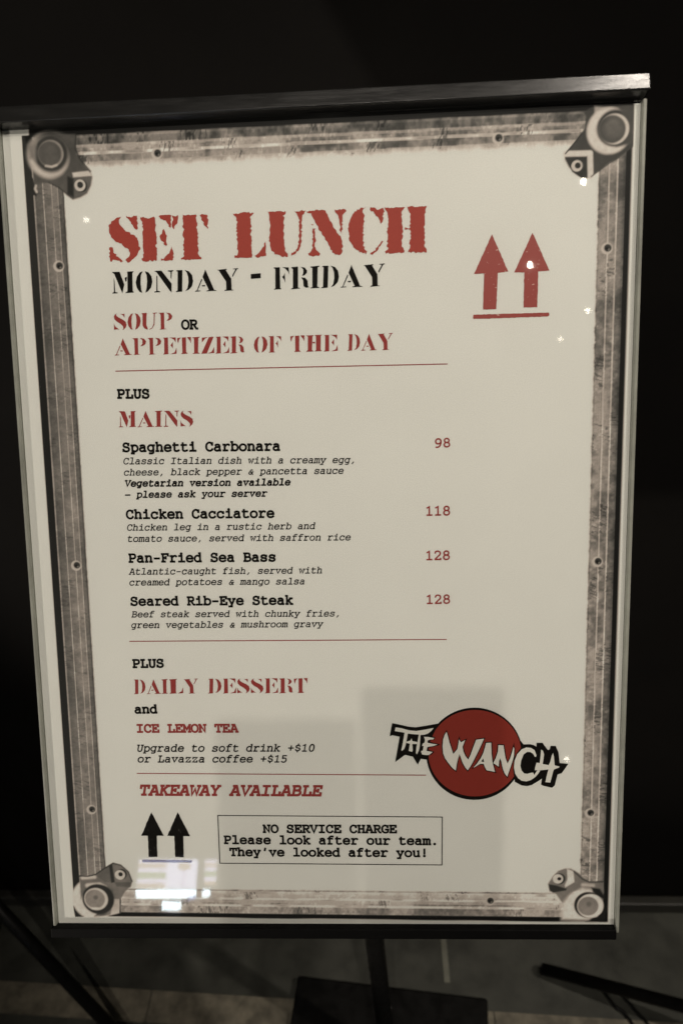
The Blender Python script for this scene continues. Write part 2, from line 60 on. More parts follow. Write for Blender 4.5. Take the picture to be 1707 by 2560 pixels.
EMBLEM = {'ring': [(110.08, -245.16), (109.99, -248.3), (109.63, -251.41), (109.01, -254.49), (108.12, -257.5), (106.98, -260.43), (105.6, -263.24), (103.97, -265.92), (102.12, -268.44), (100.06, -270.79), (97.8, -272.95), (95.36, -274.9), (92.76, -276.62), (90.02, -278.11), (87.16, -279.34), (84.2, -280.32), (81.17, -281.02), (78.09, -281.46), (74.97, -281.61), (71.86, -281.49), (68.77, -281.08), (65.72, -280.41), (62.74, -279.46), (59.85, -278.25), (57.08, -276.78), (54.44, -275.08), (51.97, -273.14), (49.66, -271.0), (47.56, -268.65), (45.66, -266.13), (43.98, -263.45), (42.55, -260.64), (41.36, -257.71), (40.43, -254.68), (39.76, -251.59), (39.36, -248.46), (39.23, -245.3), (39.38, -242.15), (39.79, -239.03), (40.46, -235.96), (41.4, -232.96), (42.59, -230.07), (44.02, -227.29), (45.69, -224.65), (47.57, -222.17), (49.65, -219.87), (51.92, -217.77), (54.36, -215.88), (56.96, -214.21), (59.68, -212.78), (62.52, -211.59), (65.44, -210.66), (68.43, -209.99), (71.47, -209.59), (74.54, -209.46), (77.6, -209.59), (80.64, -210.0), (83.63, -210.67), (86.56, -211.6), (89.4, -212.79), (92.12, -214.22), (94.72, -215.89), (97.17, -217.77), (99.45, -219.87), (101.55, -222.16), (103.44, -224.62), (105.12, -227.25), (106.57, -230.01), (107.78, -232.89), (108.75, -235.87), (109.45, -238.92), (109.9, -242.02)], 'disc': [(109.19, -244.64), (109.11, -247.58), (108.76, -250.5), (108.16, -253.38), (107.3, -256.2), (106.19, -258.94), (104.85, -261.57), (103.28, -264.08), (101.49, -266.44), (99.49, -268.64), (97.31, -270.66), (94.95, -272.48), (92.44, -274.1), (89.79, -275.49), (87.03, -276.64), (84.17, -277.56), (81.24, -278.22), (78.26, -278.62), (75.25, -278.77), (72.24, -278.65), (69.25, -278.27), (66.31, -277.64), (63.43, -276.75), (60.64, -275.62), (57.96, -274.25), (55.42, -272.65), (53.02, -270.84), (50.8, -268.83), (48.76, -266.64), (46.92, -264.28), (45.31, -261.77), (43.92, -259.14), (42.77, -256.39), (41.87, -253.56), (41.22, -250.67), (40.84, -247.74), (40.71, -244.78), (40.85, -241.83), (41.24, -238.91), (41.9, -236.03), (42.8, -233.22), (43.95, -230.51), (45.33, -227.91), (46.94, -225.43), (48.76, -223.11), (50.77, -220.96), (52.97, -218.99), (55.33, -217.21), (57.84, -215.65), (60.47, -214.3), (63.21, -213.19), (66.04, -212.32), (68.94, -211.69), (71.88, -211.31), (74.84, -211.19), (77.8, -211.32), (80.74, -211.7), (83.63, -212.33), (86.46, -213.2), (89.21, -214.31), (91.85, -215.65), (94.36, -217.21), (96.73, -218.98), (98.93, -220.95), (100.96, -223.09), (102.79, -225.4), (104.41, -227.86), (105.81, -230.45), (106.98, -233.15), (107.91, -235.94), (108.6, -238.8), (109.02, -241.71)], 'the_back': [(14.02, -221.38), (20.21, -222.65), (25.94, -224.04), (31.36, -224.61), (38.3, -223.5), (48.24, -221.6), (45.22, -228.41), (43.71, -231.58), (45.82, -232.22), (45.22, -233.96), (42.2, -234.76), (41.75, -235.72), (44.31, -236.67), (49.44, -237.78), (48.23, -238.73), (44.31, -239.7), (40.83, -240.66), (40.98, -242.26), (45.21, -243.69), (43.09, -245.93), (40.97, -246.57), (40.97, -250.1), (35.21, -249.15), (32.83, -253.81), (29.3, -247.56), (23.54, -246.13), (22.17, -247.09), (16.06, -251.92), (19.54, -231.92), (14.1, -230.82), (12.12, -231.61)], 'ch_back': [(108.38, -234.76), (110.78, -237.78), (115.48, -237.6), (118.18, -238.31), (120.22, -239.55), (120.33, -236.52), (124.53, -236.52), (128.66, -242.21), (129.99, -241.5), (130.61, -238.82), (134.3, -239.0), (136.41, -243.98), (137.42, -252.21), (143.82, -252.91), (139.1, -260.28), (136.09, -261.19), (134.24, -269.85), (132.25, -271.66), (126.14, -270.24), (124.09, -269.17), (124.69, -264.47), (122.35, -266.28), (117.34, -269.55), (113.96, -270.47), (109.89, -269.95), (104.77, -267.07), (104.1, -262.74), (103.47, -258.41), (103.42, -254.09), (104.03, -249.06), (105.49, -245.12), (108.14, -241.54), (109.13, -239.75)], 'white': [[(54.17, -228.17), (55.05, -231.09), (56.24, -236.09), (59.15, -245.37), (62.19, -241.51), (62.96, -237.33), (63.35, -233.99), (64.74, -236.29), (67.89, -234.41), (65.94, -239.83), (66.74, -243.6), (68.14, -246.94), (70.21, -249.67), (71.9, -246.1), (73.84, -240.24), (75.97, -234.19), (81.76, -233.35), (78.19, -241.9), (75.86, -246.93), (73.51, -251.97), (71.94, -254.91), (69.9, -258.08), (67.99, -255.77), (65.99, -251.99), (63.78, -245.28), (62.8, -248.63), (61.83, -252.84), (61.05, -258.31), (58.86, -256.64), (56.47, -253.69), (53.29, -249.08), (51.7, -244.88), (51.22, -239.44), (51.69, -234.01), (52.87, -230.26)], [(83.28, -236.68), (87.02, -236.46), (87.37, -245.23), (88.14, -251.93), (89.99, -259.28), (83.85, -258.03), (82.44, -255.3), (81.63, -253.0), (79.06, -253.0), (73.93, -256.25), (76.68, -252.8), (79.42, -248.6), (81.37, -244.4), (82.71, -239.39)], [(92.35, -238.33), (96.09, -238.53), (96.81, -243.54), (97.57, -248.13), (99.2, -252.74), (101.12, -248.54), (102.63, -243.11), (103.37, -239.77), (103.98, -241.02), (103.78, -246.87), (102.73, -251.05), (100.84, -257.35), (99.13, -263.04), (97.32, -260.73), (95.69, -256.53), (94.65, -251.07), (93.63, -248.56), (93.06, -250.24), (92.72, -255.19), (88.74, -252.35), (90.48, -248.57), (92.01, -243.55)]], 'hole': [(81.2, -248.59), (81.94, -251.61), (79.84, -251.11)], 'tips': [[(62.95, -234.41), (63.61, -231.29), (64.54, -235.66)], [(67.5, -234.82), (69.66, -232.82), (68.09, -235.66)], [(53.46, -228.59), (54.25, -226.3), (54.96, -229.0)], [(102.99, -240.19), (103.72, -236.02), (104.25, -241.02)], [(80.89, -233.14), (82.66, -232.93), (81.68, -234.39)], [(73.54, -255.96), (72.35, -257.02), (75.12, -255.96)], [(89.39, -258.65), (91.39, -260.54), (90.18, -258.22)], [(60.85, -257.47), (61.57, -258.95), (62.24, -256.63)]], 'white2': [[(16.57, -224.62), (20.79, -225.25), (26.22, -226.83), (31.66, -227.4), (37.69, -226.44), (44.68, -225.08), (42.81, -227.46), (40.4, -229.36), (37.98, -230.25), (34.96, -230.48), (34.33, -239.24), (33.71, -242.75), (32.1, -245.79), (31.53, -244.35), (31.91, -239.88), (32.68, -236.05), (33.76, -230.16), (29.23, -229.85), (25.61, -229.37), (24.51, -235.42), (23.89, -238.61), (22.81, -241.49), (20.98, -243.03), (20.68, -242.29), (21.62, -237.98), (23.19, -228.74), (15.94, -227.47)], [(24.51, -235.74), (27.39, -234.94), (28.25, -233.19), (28.9, -235.26), (32.53, -235.99), (32.31, -237.64), (28.89, -237.49), (29.17, -242.44), (28.71, -243.72), (26.14, -242.92), (27.08, -237.33), (24.51, -236.7)], [(37.53, -231.91), (40.7, -232.06), (44.92, -232.85), (44.46, -233.96), (41.9, -234.13), (40.24, -234.77), (40.14, -236.52), (42.8, -237.15), (47.48, -237.94), (44.31, -239.06), (39.93, -239.86), (39.31, -242.9), (43.85, -243.85), (41.27, -246.09), (39.76, -246.25), (36.13, -245.78), (35.38, -243.7), (35.38, -242.91), (36.59, -242.74), (37.21, -239.07), (36.0, -239.07), (36.61, -237.16), (37.82, -236.52), (38.28, -234.45), (37.83, -233.02)], [(120.01, -247.41), (120.33, -246.16), (118.92, -242.23), (116.2, -240.45), (112.83, -240.1), (109.49, -241.53), (106.17, -245.48), (104.38, -250.5), (103.94, -255.53), (104.85, -260.57), (107.1, -264.17), (109.84, -266.15), (113.23, -266.68), (116.6, -265.58), (119.93, -263.04), (121.92, -260.51), (123.39, -258.06), (121.2, -257.82), (120.21, -259.44), (118.9, -261.6), (118.19, -259.81), (116.84, -259.81), (113.82, -260.72), (111.45, -260.37), (109.55, -258.03), (108.66, -254.44), (109.11, -250.49), (110.89, -245.47), (113.56, -243.49), (115.91, -243.67), (117.95, -245.09), (119.17, -247.42)], [(123.62, -241.87), (124.97, -242.58), (125.86, -245.43), (125.58, -248.3), (124.99, -252.96), (129.38, -253.84), (130.51, -251.15), (131.43, -246.49), (132.39, -244.35), (133.12, -247.21), (133.76, -254.01), (137.31, -254.9), (136.99, -255.79), (134.98, -256.52), (133.32, -257.24), (132.68, -259.04), (131.75, -263.36), (130.82, -267.51), (127.27, -267.17), (128.03, -262.65), (129.28, -257.25), (123.89, -257.81), (119.34, -257.82), (119.48, -255.84), (120.42, -251.89), (122.79, -252.25), (123.22, -248.3)]]}
CORNERS = [[('p', [(-233.17, 198.7), (-227.29, 199.01), (-232.43, 194.22)], 0, 0.026, 0.6), ('p', [(-233.43, 176.83), (-229.28, 171.2), (-227.64, 164.12), (-227.46, 159.08), (-233.45, 161.77)], 0, 0.068, 0.4), ('c', (-217.02, 185.8), 14.95, 0.606, 1.6), ('p', [(-220.38, 198.79), (-198.08, 198.82), (-198.17, 189.19), (-197.36, 185.2), (-192.96, 179.1), (-188.98, 174.5), (-187.9, 170.47), (-189.0, 165.5), (-192.01, 160.07), (-196.98, 157.45), (-201.88, 156.33), (-205.99, 158.96), (-211.01, 164.14), (-218.24, 168.11), (-228.5, 167.16), (-228.65, 176.18), (-220.05, 172.93)], 0, 0.194, 0.7), ('c', (-214.33, 186.22), 15.46, 0.176, 1.5), ('c', (-217.12, 184.31), 13.51, 0.748, 1.4), ('c', (-215.62, 186.75), 12.36, 0.115, 1.3), ('p', [(-230.94, 192.69), (-225.51, 194.0), (-226.36, 182.11), (-230.48, 184.22)], 0, 0.373, 1.4), ('c', (-215.68, 186.75), 8.75, 0.505, 0.5), ('c', (-216.42, 186.78), 8.34, 0.194, 0.8), ('l', [(-219.63, 178.91), (-215.41, 178.18), (-212.14, 179.18)], 0.67, 0.606, 0.5), ('p', [(-201.55, 173.87), (-190.03, 174.78), (-188.1, 171.48), (-200.94, 170.86)], 0, 0.82, 0.5), ('p', [(-205.14, 171.98), (-201.0, 169.86), (-201.51, 157.83), (-205.93, 159.97)], 0, 0.068, 0.6), ('p', [(-200.17, 170.33), (-188.13, 170.98), (-189.56, 165.02), (-193.07, 160.1), (-201.01, 157.31)], 0, 0.243, 0.6), ('c', (-195.86, 165.1), 4.14, 0.076, 0.4), ('c', (-196.74, 165.48), 3.83, 0.779, 0.4), ('c', (-196.56, 165.82), 2.17, 0.096, 0.4), ('l', [(-197.6, 198.07), (-198.43, 189.2), (-195.42, 182.16), (-188.98, 174.5)], 0.51, 0.084, 0.5), ('l', [(-218.24, 168.11), (-211.01, 164.14), (-202.38, 156.85)], 0.41, 0.09, 0.5), ('l', [(-227.5, 166.13), (-228.17, 164.13), (-227.25, 162.09)], 0.68, 0.748, 0.5)], [('p', [(150.87, 205.59), (176.31, 205.16), (176.84, 179.07), (167.42, 172.26), (160.99, 169.1), (154.59, 164.26), (148.58, 160.22), (144.66, 159.7), (139.33, 163.03), (134.85, 167.37), (132.12, 172.5), (132.04, 175.86), (138.0, 182.79), (142.23, 187.65), (144.74, 191.73), (145.42, 199.17), (143.62, 201.71)], 0, 0.122, 0.5), ('p', [(150.88, 205.18), (163.01, 203.54), (160.52, 200.33), (151.0, 200.64)], 0, 0.606, 0.8), ('c', (160.83, 189.56), 14.67, 0.842, 0.9), ('c', (164.47, 191.1), 11.68, 0.084, 0.8), ('p', [(166.43, 204.66), (176.11, 204.76), (176.69, 180.74), (165.47, 179.42), (173.36, 189.98)], 0, 0.151, 1.0), ('c', (164.05, 190.49), 9.68, 0.779, 0.5), ('c', (162.76, 190.41), 8.75, 0.194, 0.6), ('c', (161.23, 190.79), 8.07, 0.144, 1.8), ('c', (163.83, 190.7), 6.37, 0.243, 1.6), ('p', [(132.09, 173.97), (146.06, 173.54), (146.8, 161.54), (143.78, 159.73), (137.11, 164.36)], 0, 0.076, 0.4), ('l', [(132.7, 175.92), (148.62, 175.77), (149.34, 161.46)], 1.84, 0.842, 0.5), ('c', (140.87, 168.03), 3.95, 0.122, 0.4), ('c', (140.17, 168.06), 3.61, 0.748, 0.4), ('c', (140.74, 168.25), 1.97, 0.059, 0.4), ('l', [(132.48, 176.06), (138.0, 182.37), (142.66, 188.06)], 0.43, 0.063, 0.4), ('l', [(149.87, 161.03), (161.43, 169.09), (167.42, 172.26)], 0.34, 0.076, 0.5)], [('p', [(-236.38, -370.54), (-227.88, -380.53), (-235.0, -380.62)], 0, 0.042, 0.4), ('c', (-218.84, -365.31), 17.58, 0.93, 0.8), ('p', [(-229.43, -346.13), (-216.92, -344.58), (-208.54, -338.83), (-202.3, -334.88), (-196.39, -336.59), (-190.69, -342.2), (-188.11, -349.99), (-189.34, -354.27), (-193.55, -357.88), (-197.98, -365.07), (-199.97, -376.59), (-208.86, -378.86), (-215.66, -379.66), (-208.32, -369.49), (-210.09, -353.77), (-223.62, -355.34), (-229.64, -365.43)], 0, 0.322, 0.6), ('l', [(-227.17, -347.53), (-217.72, -346.72)], 1.39, 0.799, 0.8), ('l', [(-223.53, -353.91), (-214.07, -353.1), (-210.17, -355.2)], 1.74, 0.82, 0.8), ('p', [(-204.03, -365.14), (-198.31, -365.08), (-198.96, -376.57), (-206.84, -378.83)], 0, 0.699, 0.6), ('p', [(-216.92, -344.58), (-208.54, -338.83), (-203.73, -336.66), (-203.21, -350.85), (-209.92, -350.92)], 0, 0.253, 0.5), ('p', [(-205.61, -336.68), (-203.03, -336.09), (-201.74, -350.83), (-204.73, -351.58)], 0, 0.076, 0.5), ('p', [(-201.87, -350.84), (-188.48, -350.7), (-190.05, -354.99), (-200.73, -354.39)], 0, 0.213, 0.6), ('c', (-196.27, -344.03), 4.28, 0.084, 0.3), ('c', (-197.51, -344.75), 4.0, 0.82, 0.4), ('c', (-196.95, -344.25), 1.79, 0.063, 0.3), ('p', [(-210.09, -353.77), (-203.62, -357.98), (-204.95, -369.46), (-210.89, -378.88), (-219.74, -380.07), (-215.31, -373.89)], 0, 0.213, 0.9), ('c', (-215.81, -365.27), 12.69, 0.076, 0.6), ('c', (-217.5, -365.29), 9.34, 0.82, 0.5), ('c', (-218.3, -365.16), 7.81, 0.459, 0.5), ('c', (-217.75, -363.86), 1.81, 0.281, 0.6), ('l', [(-220.66, -373.09), (-216.62, -373.19)], 0.84, 0.908, 0.5), ('l', [(-229.76, -345.99), (-223.05, -346.21), (-216.93, -344.72), (-208.55, -338.97), (-202.3, -335.02), (-196.39, -336.59), (-190.69, -342.2), (-188.24, -349.99)], 0.55, 0.122, 0.4), ('l', [(-198.31, -365.08), (-199.16, -376.58)], 0.49, 0.076, 0.3)], [('p', [(143.03, -336.3), (147.48, -336.26), (153.49, -339.7), (158.56, -345.04), (162.57, -347.16), (171.95, -347.07), (172.67, -355.17), (171.82, -360.05), (156.77, -352.63), (149.89, -355.41), (146.5, -359.25), (144.14, -364.72), (141.64, -364.2), (136.51, -356.64), (132.0, -355.06), (130.88, -348.56), (134.24, -342.58), (138.12, -338.23)], 0, 0.36, 0.5), ('p', [(144.76, -336.56), (149.51, -338.66), (150.45, -347.28), (143.85, -351.68), (143.32, -350.06), (145.2, -345.18)], 0, 0.953, 0.5), ('p', [(130.89, -349.11), (136.87, -350.13), (144.87, -352.75), (144.4, -354.11), (134.51, -356.12), (131.98, -353.97)], 0, 0.096, 0.5), ('l', [(150.0, -338.66), (156.57, -344.79), (161.58, -347.17), (171.94, -346.8)], 0.62, 0.151, 0.5), ('l', [(156.69, -349.38), (164.61, -349.84)], 1.04, 0.748, 1.0), ('p', [(141.44, -378.41), (142.15, -364.74), (147.94, -357.06), (156.75, -352.09), (164.71, -353.63), (169.87, -361.16), (162.39, -378.7)], 0, 0.953, 1.6), ('p', [(163.17, -351.48), (169.63, -352.49), (173.26, -358.41), (173.33, -361.12), (168.32, -359.01), (164.26, -355.26)], 0, 0.059, 0.7), ('p', [(167.31, -376.45), (174.05, -368.73), (174.36, -379.64), (159.43, -379.83)], 0, 0.042, 0.6), ('c', (161.32, -365.88), 10.73, 0.079, 0.5), ('c', (162.83, -366.68), 9.79, 0.953, 0.5), ('c', (161.19, -366.81), 7.71, 0.408, 0.5), ('c', (161.8, -365.33), 2.08, 0.275, 0.8), ('c', (139.24, -344.69), 4.46, 0.102, 0.4), ('c', (138.15, -344.81), 3.83, 0.863, 0.4), ('c', (139.14, -344.7), 1.45, 0.042, 0.3)]]
RIVETS = [(-142.43, 184.52), (87.73, 187.07), (-215.13, 112.18), (-216.36, -100.34), (-216.66, -291.04), (161.39, 114.36), (160.84, -100.89), (160.56, -291.72), (87.06, -363.49)]
SCREEN = {'left': [(-0.9427, -2.2, 0.5617), (-0.8246, -2.2, 0.4603)], 'right': [(-0.8331, -2.2, 0.5625), (-0.706, -2.2, 0.4613)], 'side': [(-0.6747, -2.2, 0.5637), (-0.6278, -2.2, 0.4728)], 't1': [(-0.9415, -2.2, 0.4533), (-0.8644, -2.2, 0.4271)], 't2': [(-0.8639, -2.2, 0.4559), (-0.7384, -2.2, 0.4267)], 't3': [(-0.7391, -2.2, 0.4562), (-0.7057, -2.2, 0.4345)], 't4': [(-0.6768, -2.2, 0.4562), (-0.6496, -2.2, 0.4328)], 'cy': [(-0.8328, -2.2, 0.4133), (-0.7625, -2.2, 0.3847)], 'blue': [(-0.7375, -2.2, 0.4342), (-0.7048, -2.2, 0.4211)]}
LEFT_HUB = (-0.697, 0.6312, 0.4403)
LEFT_FEET = [(-0.372, 0.4687, 0.01), (-0.947, 0.3812, 0.01), (-0.797, 0.735, 0.01)]
RIGHT_HUB = (0.8496, 0.3625, 0.2668)
RIGHT_FEET = [(0.2696, 0.6339, 0.012), (1.1796, 0.5625, 0.012), (0.8996, 0.0025, 0.012)]
CABLES = [[(0.3824, 0.6166, 0.004), (0.395, 0.5989, 0.004), (0.4086, 0.5742, 0.004), (0.4339, 0.536, 0.004), (0.4839, 0.336, 0.004)], [(0.4147, 0.6074, 0.004), (0.4268, 0.5899, 0.004), (0.4432, 0.5656, 0.004), (0.4631, 0.525, 0.004), (0.5131, 0.325, 0.004)]]

# ------------------------------------------------------------------ helpers
def mat(name, color=(.5, .5, .5), rough=.5, metal=0., spec=.5):
    m = bpy.data.materials.new(name); m.use_nodes = True
    b = m.node_tree.nodes['Principled BSDF']
    b.inputs['Base Color'].default_value = (*color, 1); b.inputs['Roughness'].default_value = rough
    b.inputs['Metallic'].default_value = metal; b.inputs['Specular IOR Level'].default_value = spec
    return m

def node(m, kind, **kw):
    n = m.node_tree.nodes.new(kind)
    for k, v in kw.items():
        if k in n.inputs: n.inputs[k].default_value = v
        else: setattr(n, k, v)
    return n

def link(m, a, ao, b, bi): m.node_tree.links.new(a.outputs[ao], b.inputs[bi])

def mottle(m, color, amount, scale, stretch=(1, 1, 1), rough=None, bump=0., detail=6.):
    """procedural colour variation, roughness variation and bump on a principled material"""
    b = m.node_tree.nodes['Principled BSDF']
    tc = node(m, 'ShaderNodeTexCoord'); mp = node(m, 'ShaderNodeMapping'); mp.inputs['Scale'].default_value = stretch
    link(m, tc, 'Object', mp, 'Vector')
    nz = node(m, 'ShaderNodeTexNoise', Scale=scale, Detail=detail, Roughness=.6); link(m, mp, 'Vector', nz, 'Vector')
    rp = node(m, 'ShaderNodeValToRGB'); link(m, nz, 'Fac', rp, 'Fac')
    rp.color_ramp.elements[0].position = .3; rp.color_ramp.elements[1].position = .7
    rp.color_ramp.elements[0].color = (*[c*(1-amount) for c in color], 1)
    rp.color_ramp.elements[1].color = (*[min(1, c*(1+amount)) for c in color], 1)
    link(m, rp, 'Color', b, 'Base Color')
    if rough:
        mr = node(m, 'ShaderNodeMapRange'); link(m, nz, 'Fac', mr, 'Value')
        mr.inputs['From Min'].default_value = .3; mr.inputs['From Max'].default_value = .7
        mr.inputs['To Min'].default_value, mr.inputs['To Max'].default_value = rough
        link(m, mr, 'Result', b, 'Roughness')
    if bump:
        bp = node(m, 'ShaderNodeBump', Strength=bump, Distance=.001); link(m, nz, 'Fac', bp, 'Height'); link(m, bp, 'Normal', b, 'Normal')
    return m

def glow(name, color, strength):
    m = bpy.data.materials.new(name); m.use_nodes = True; m.node_tree.nodes.clear()
    e = m.node_tree.nodes.new('ShaderNodeEmission'); o = m.node_tree.nodes.new('ShaderNodeOutputMaterial')
    e.inputs['Color'].default_value = (*color, 1); e.inputs['Strength'].default_value = strength
    link(m, e, 'Emission', o, 'Surface'); return m

def link_mesh(name, me, m, parent=None):
    o = bpy.data.objects.new(name, me); COL.objects.link(o)
    if m is not None and not me.materials: me.materials.append(m)
    if parent is not None: o.parent = parent
    return o

def obj(name, bm, m, parent=None, smooth=False):
    me = bpy.data.meshes.new(name); bm.to_mesh(me); bm.free()
    if smooth:
        for p in me.polygons: p.use_smooth = True
    return link_mesh(name, me, m, parent)

def tag(o, label=None, cat=None, group=None, kind=None):
    if label: o['label'] = label
    if cat: o['category'] = cat
    if group: o['group'] = group
    if kind: o['kind'] = kind
    return o

def empty(name, matrix):
    o = bpy.data.objects.new(name, None); COL.objects.link(o); o.matrix_world = matrix; o.empty_display_size = .05
    return o

def box(bm, lo, hi, bevel=0., seg=2):
    c = [(a+b)/2 for a, b in zip(lo, hi)]; s = [b-a for a, b in zip(lo, hi)]
    r = bmesh.ops.create_cube(bm, size=1, matrix=Matrix.Translation(c) @ Matrix.Diagonal((*s, 1)))
    if bevel:
        es = list({e for v in r['verts'] for e in v.link_edges})
        bmesh.ops.bevel(bm, geom=es, offset=bevel, segments=seg, affect='EDGES', profile=.5)
    return bm

def tube(bm, a, b, r, n=20, r2=None):
    a, b = Vector(a), Vector(b); d = b-a
    q = Vector((0, 0, 1)).rotation_difference(d.normalized()).to_matrix().to_4x4()
    bmesh.ops.create_cone(bm, cap_ends=True, segments=n, radius1=r, radius2=r if r2 is None else r2, depth=d.length,
                          matrix=Matrix.Translation((a+b)/2) @ q)
    return bm

# ---- flat artwork in the plane of the sheet, in millimetres, z in millimetres above the paper
class Print:
    def __init__(self): self.v, self.f = [], []
    def poly(self, pts, z):
        i = len(self.v); self.v += [(x*.001, y*.001, z*.001) for x, y in pts]; self.f.append(tuple(range(i, i+len(pts))))
    def ribbon(self, pts, w, z, closed=False):
        P = np.array(pts, float); n = len(P)
        if n < 2: return
        d = np.diff(P, axis=0, append=P[:1]) if closed else np.diff(P, axis=0)
        d = d/np.maximum(np.linalg.norm(d, axis=1, keepdims=True), 1e-9)
        if not closed:
            P = P.copy(); P[0] -= d[0]*w*.32; P[-1] += d[-1]*w*.32
        i0 = len(self.v)
        for k in range(n):
            a = d[k-1] if (closed or k > 0) else d[0]
            b = d[k] if (closed or k < n-1) else d[-1]
            na, nb = np.array((-a[1], a[0])), np.array((-b[1], b[0]))
            m = na+nb; L = np.linalg.norm(m)
            m = nb if L < .3 else m/L
            s = w/2/max(.55, float(m @ nb))
            for sg in (1, -1): self.v.append(((P[k, 0]+sg*m[0]*s)*.001, (P[k, 1]+sg*m[1]*s)*.001, z*.001))
        for k in range(n if closed else n-1):
            a, b = i0+2*k, i0+2*((k+1) % n); self.f.append((a+1, b+1, b, a))
    def build(self, name, m, parent):
        me = bpy.data.meshes.new(name); me.from_pydata(self.v, [], self.f); me.update()
        bm = bmesh.new(); bm.from_mesh(me)
        bmesh.ops.triangulate(bm, faces=[f for f in bm.faces if len(f.verts) > 4], quad_method='BEAUTY', ngon_method='EAR_CLIP')
        for f in bm.faces:
            if f.normal.z < 0: f.normal_flip()
        bm.to_mesh(me); bm.free()
        return link_mesh(name, me, m, parent)

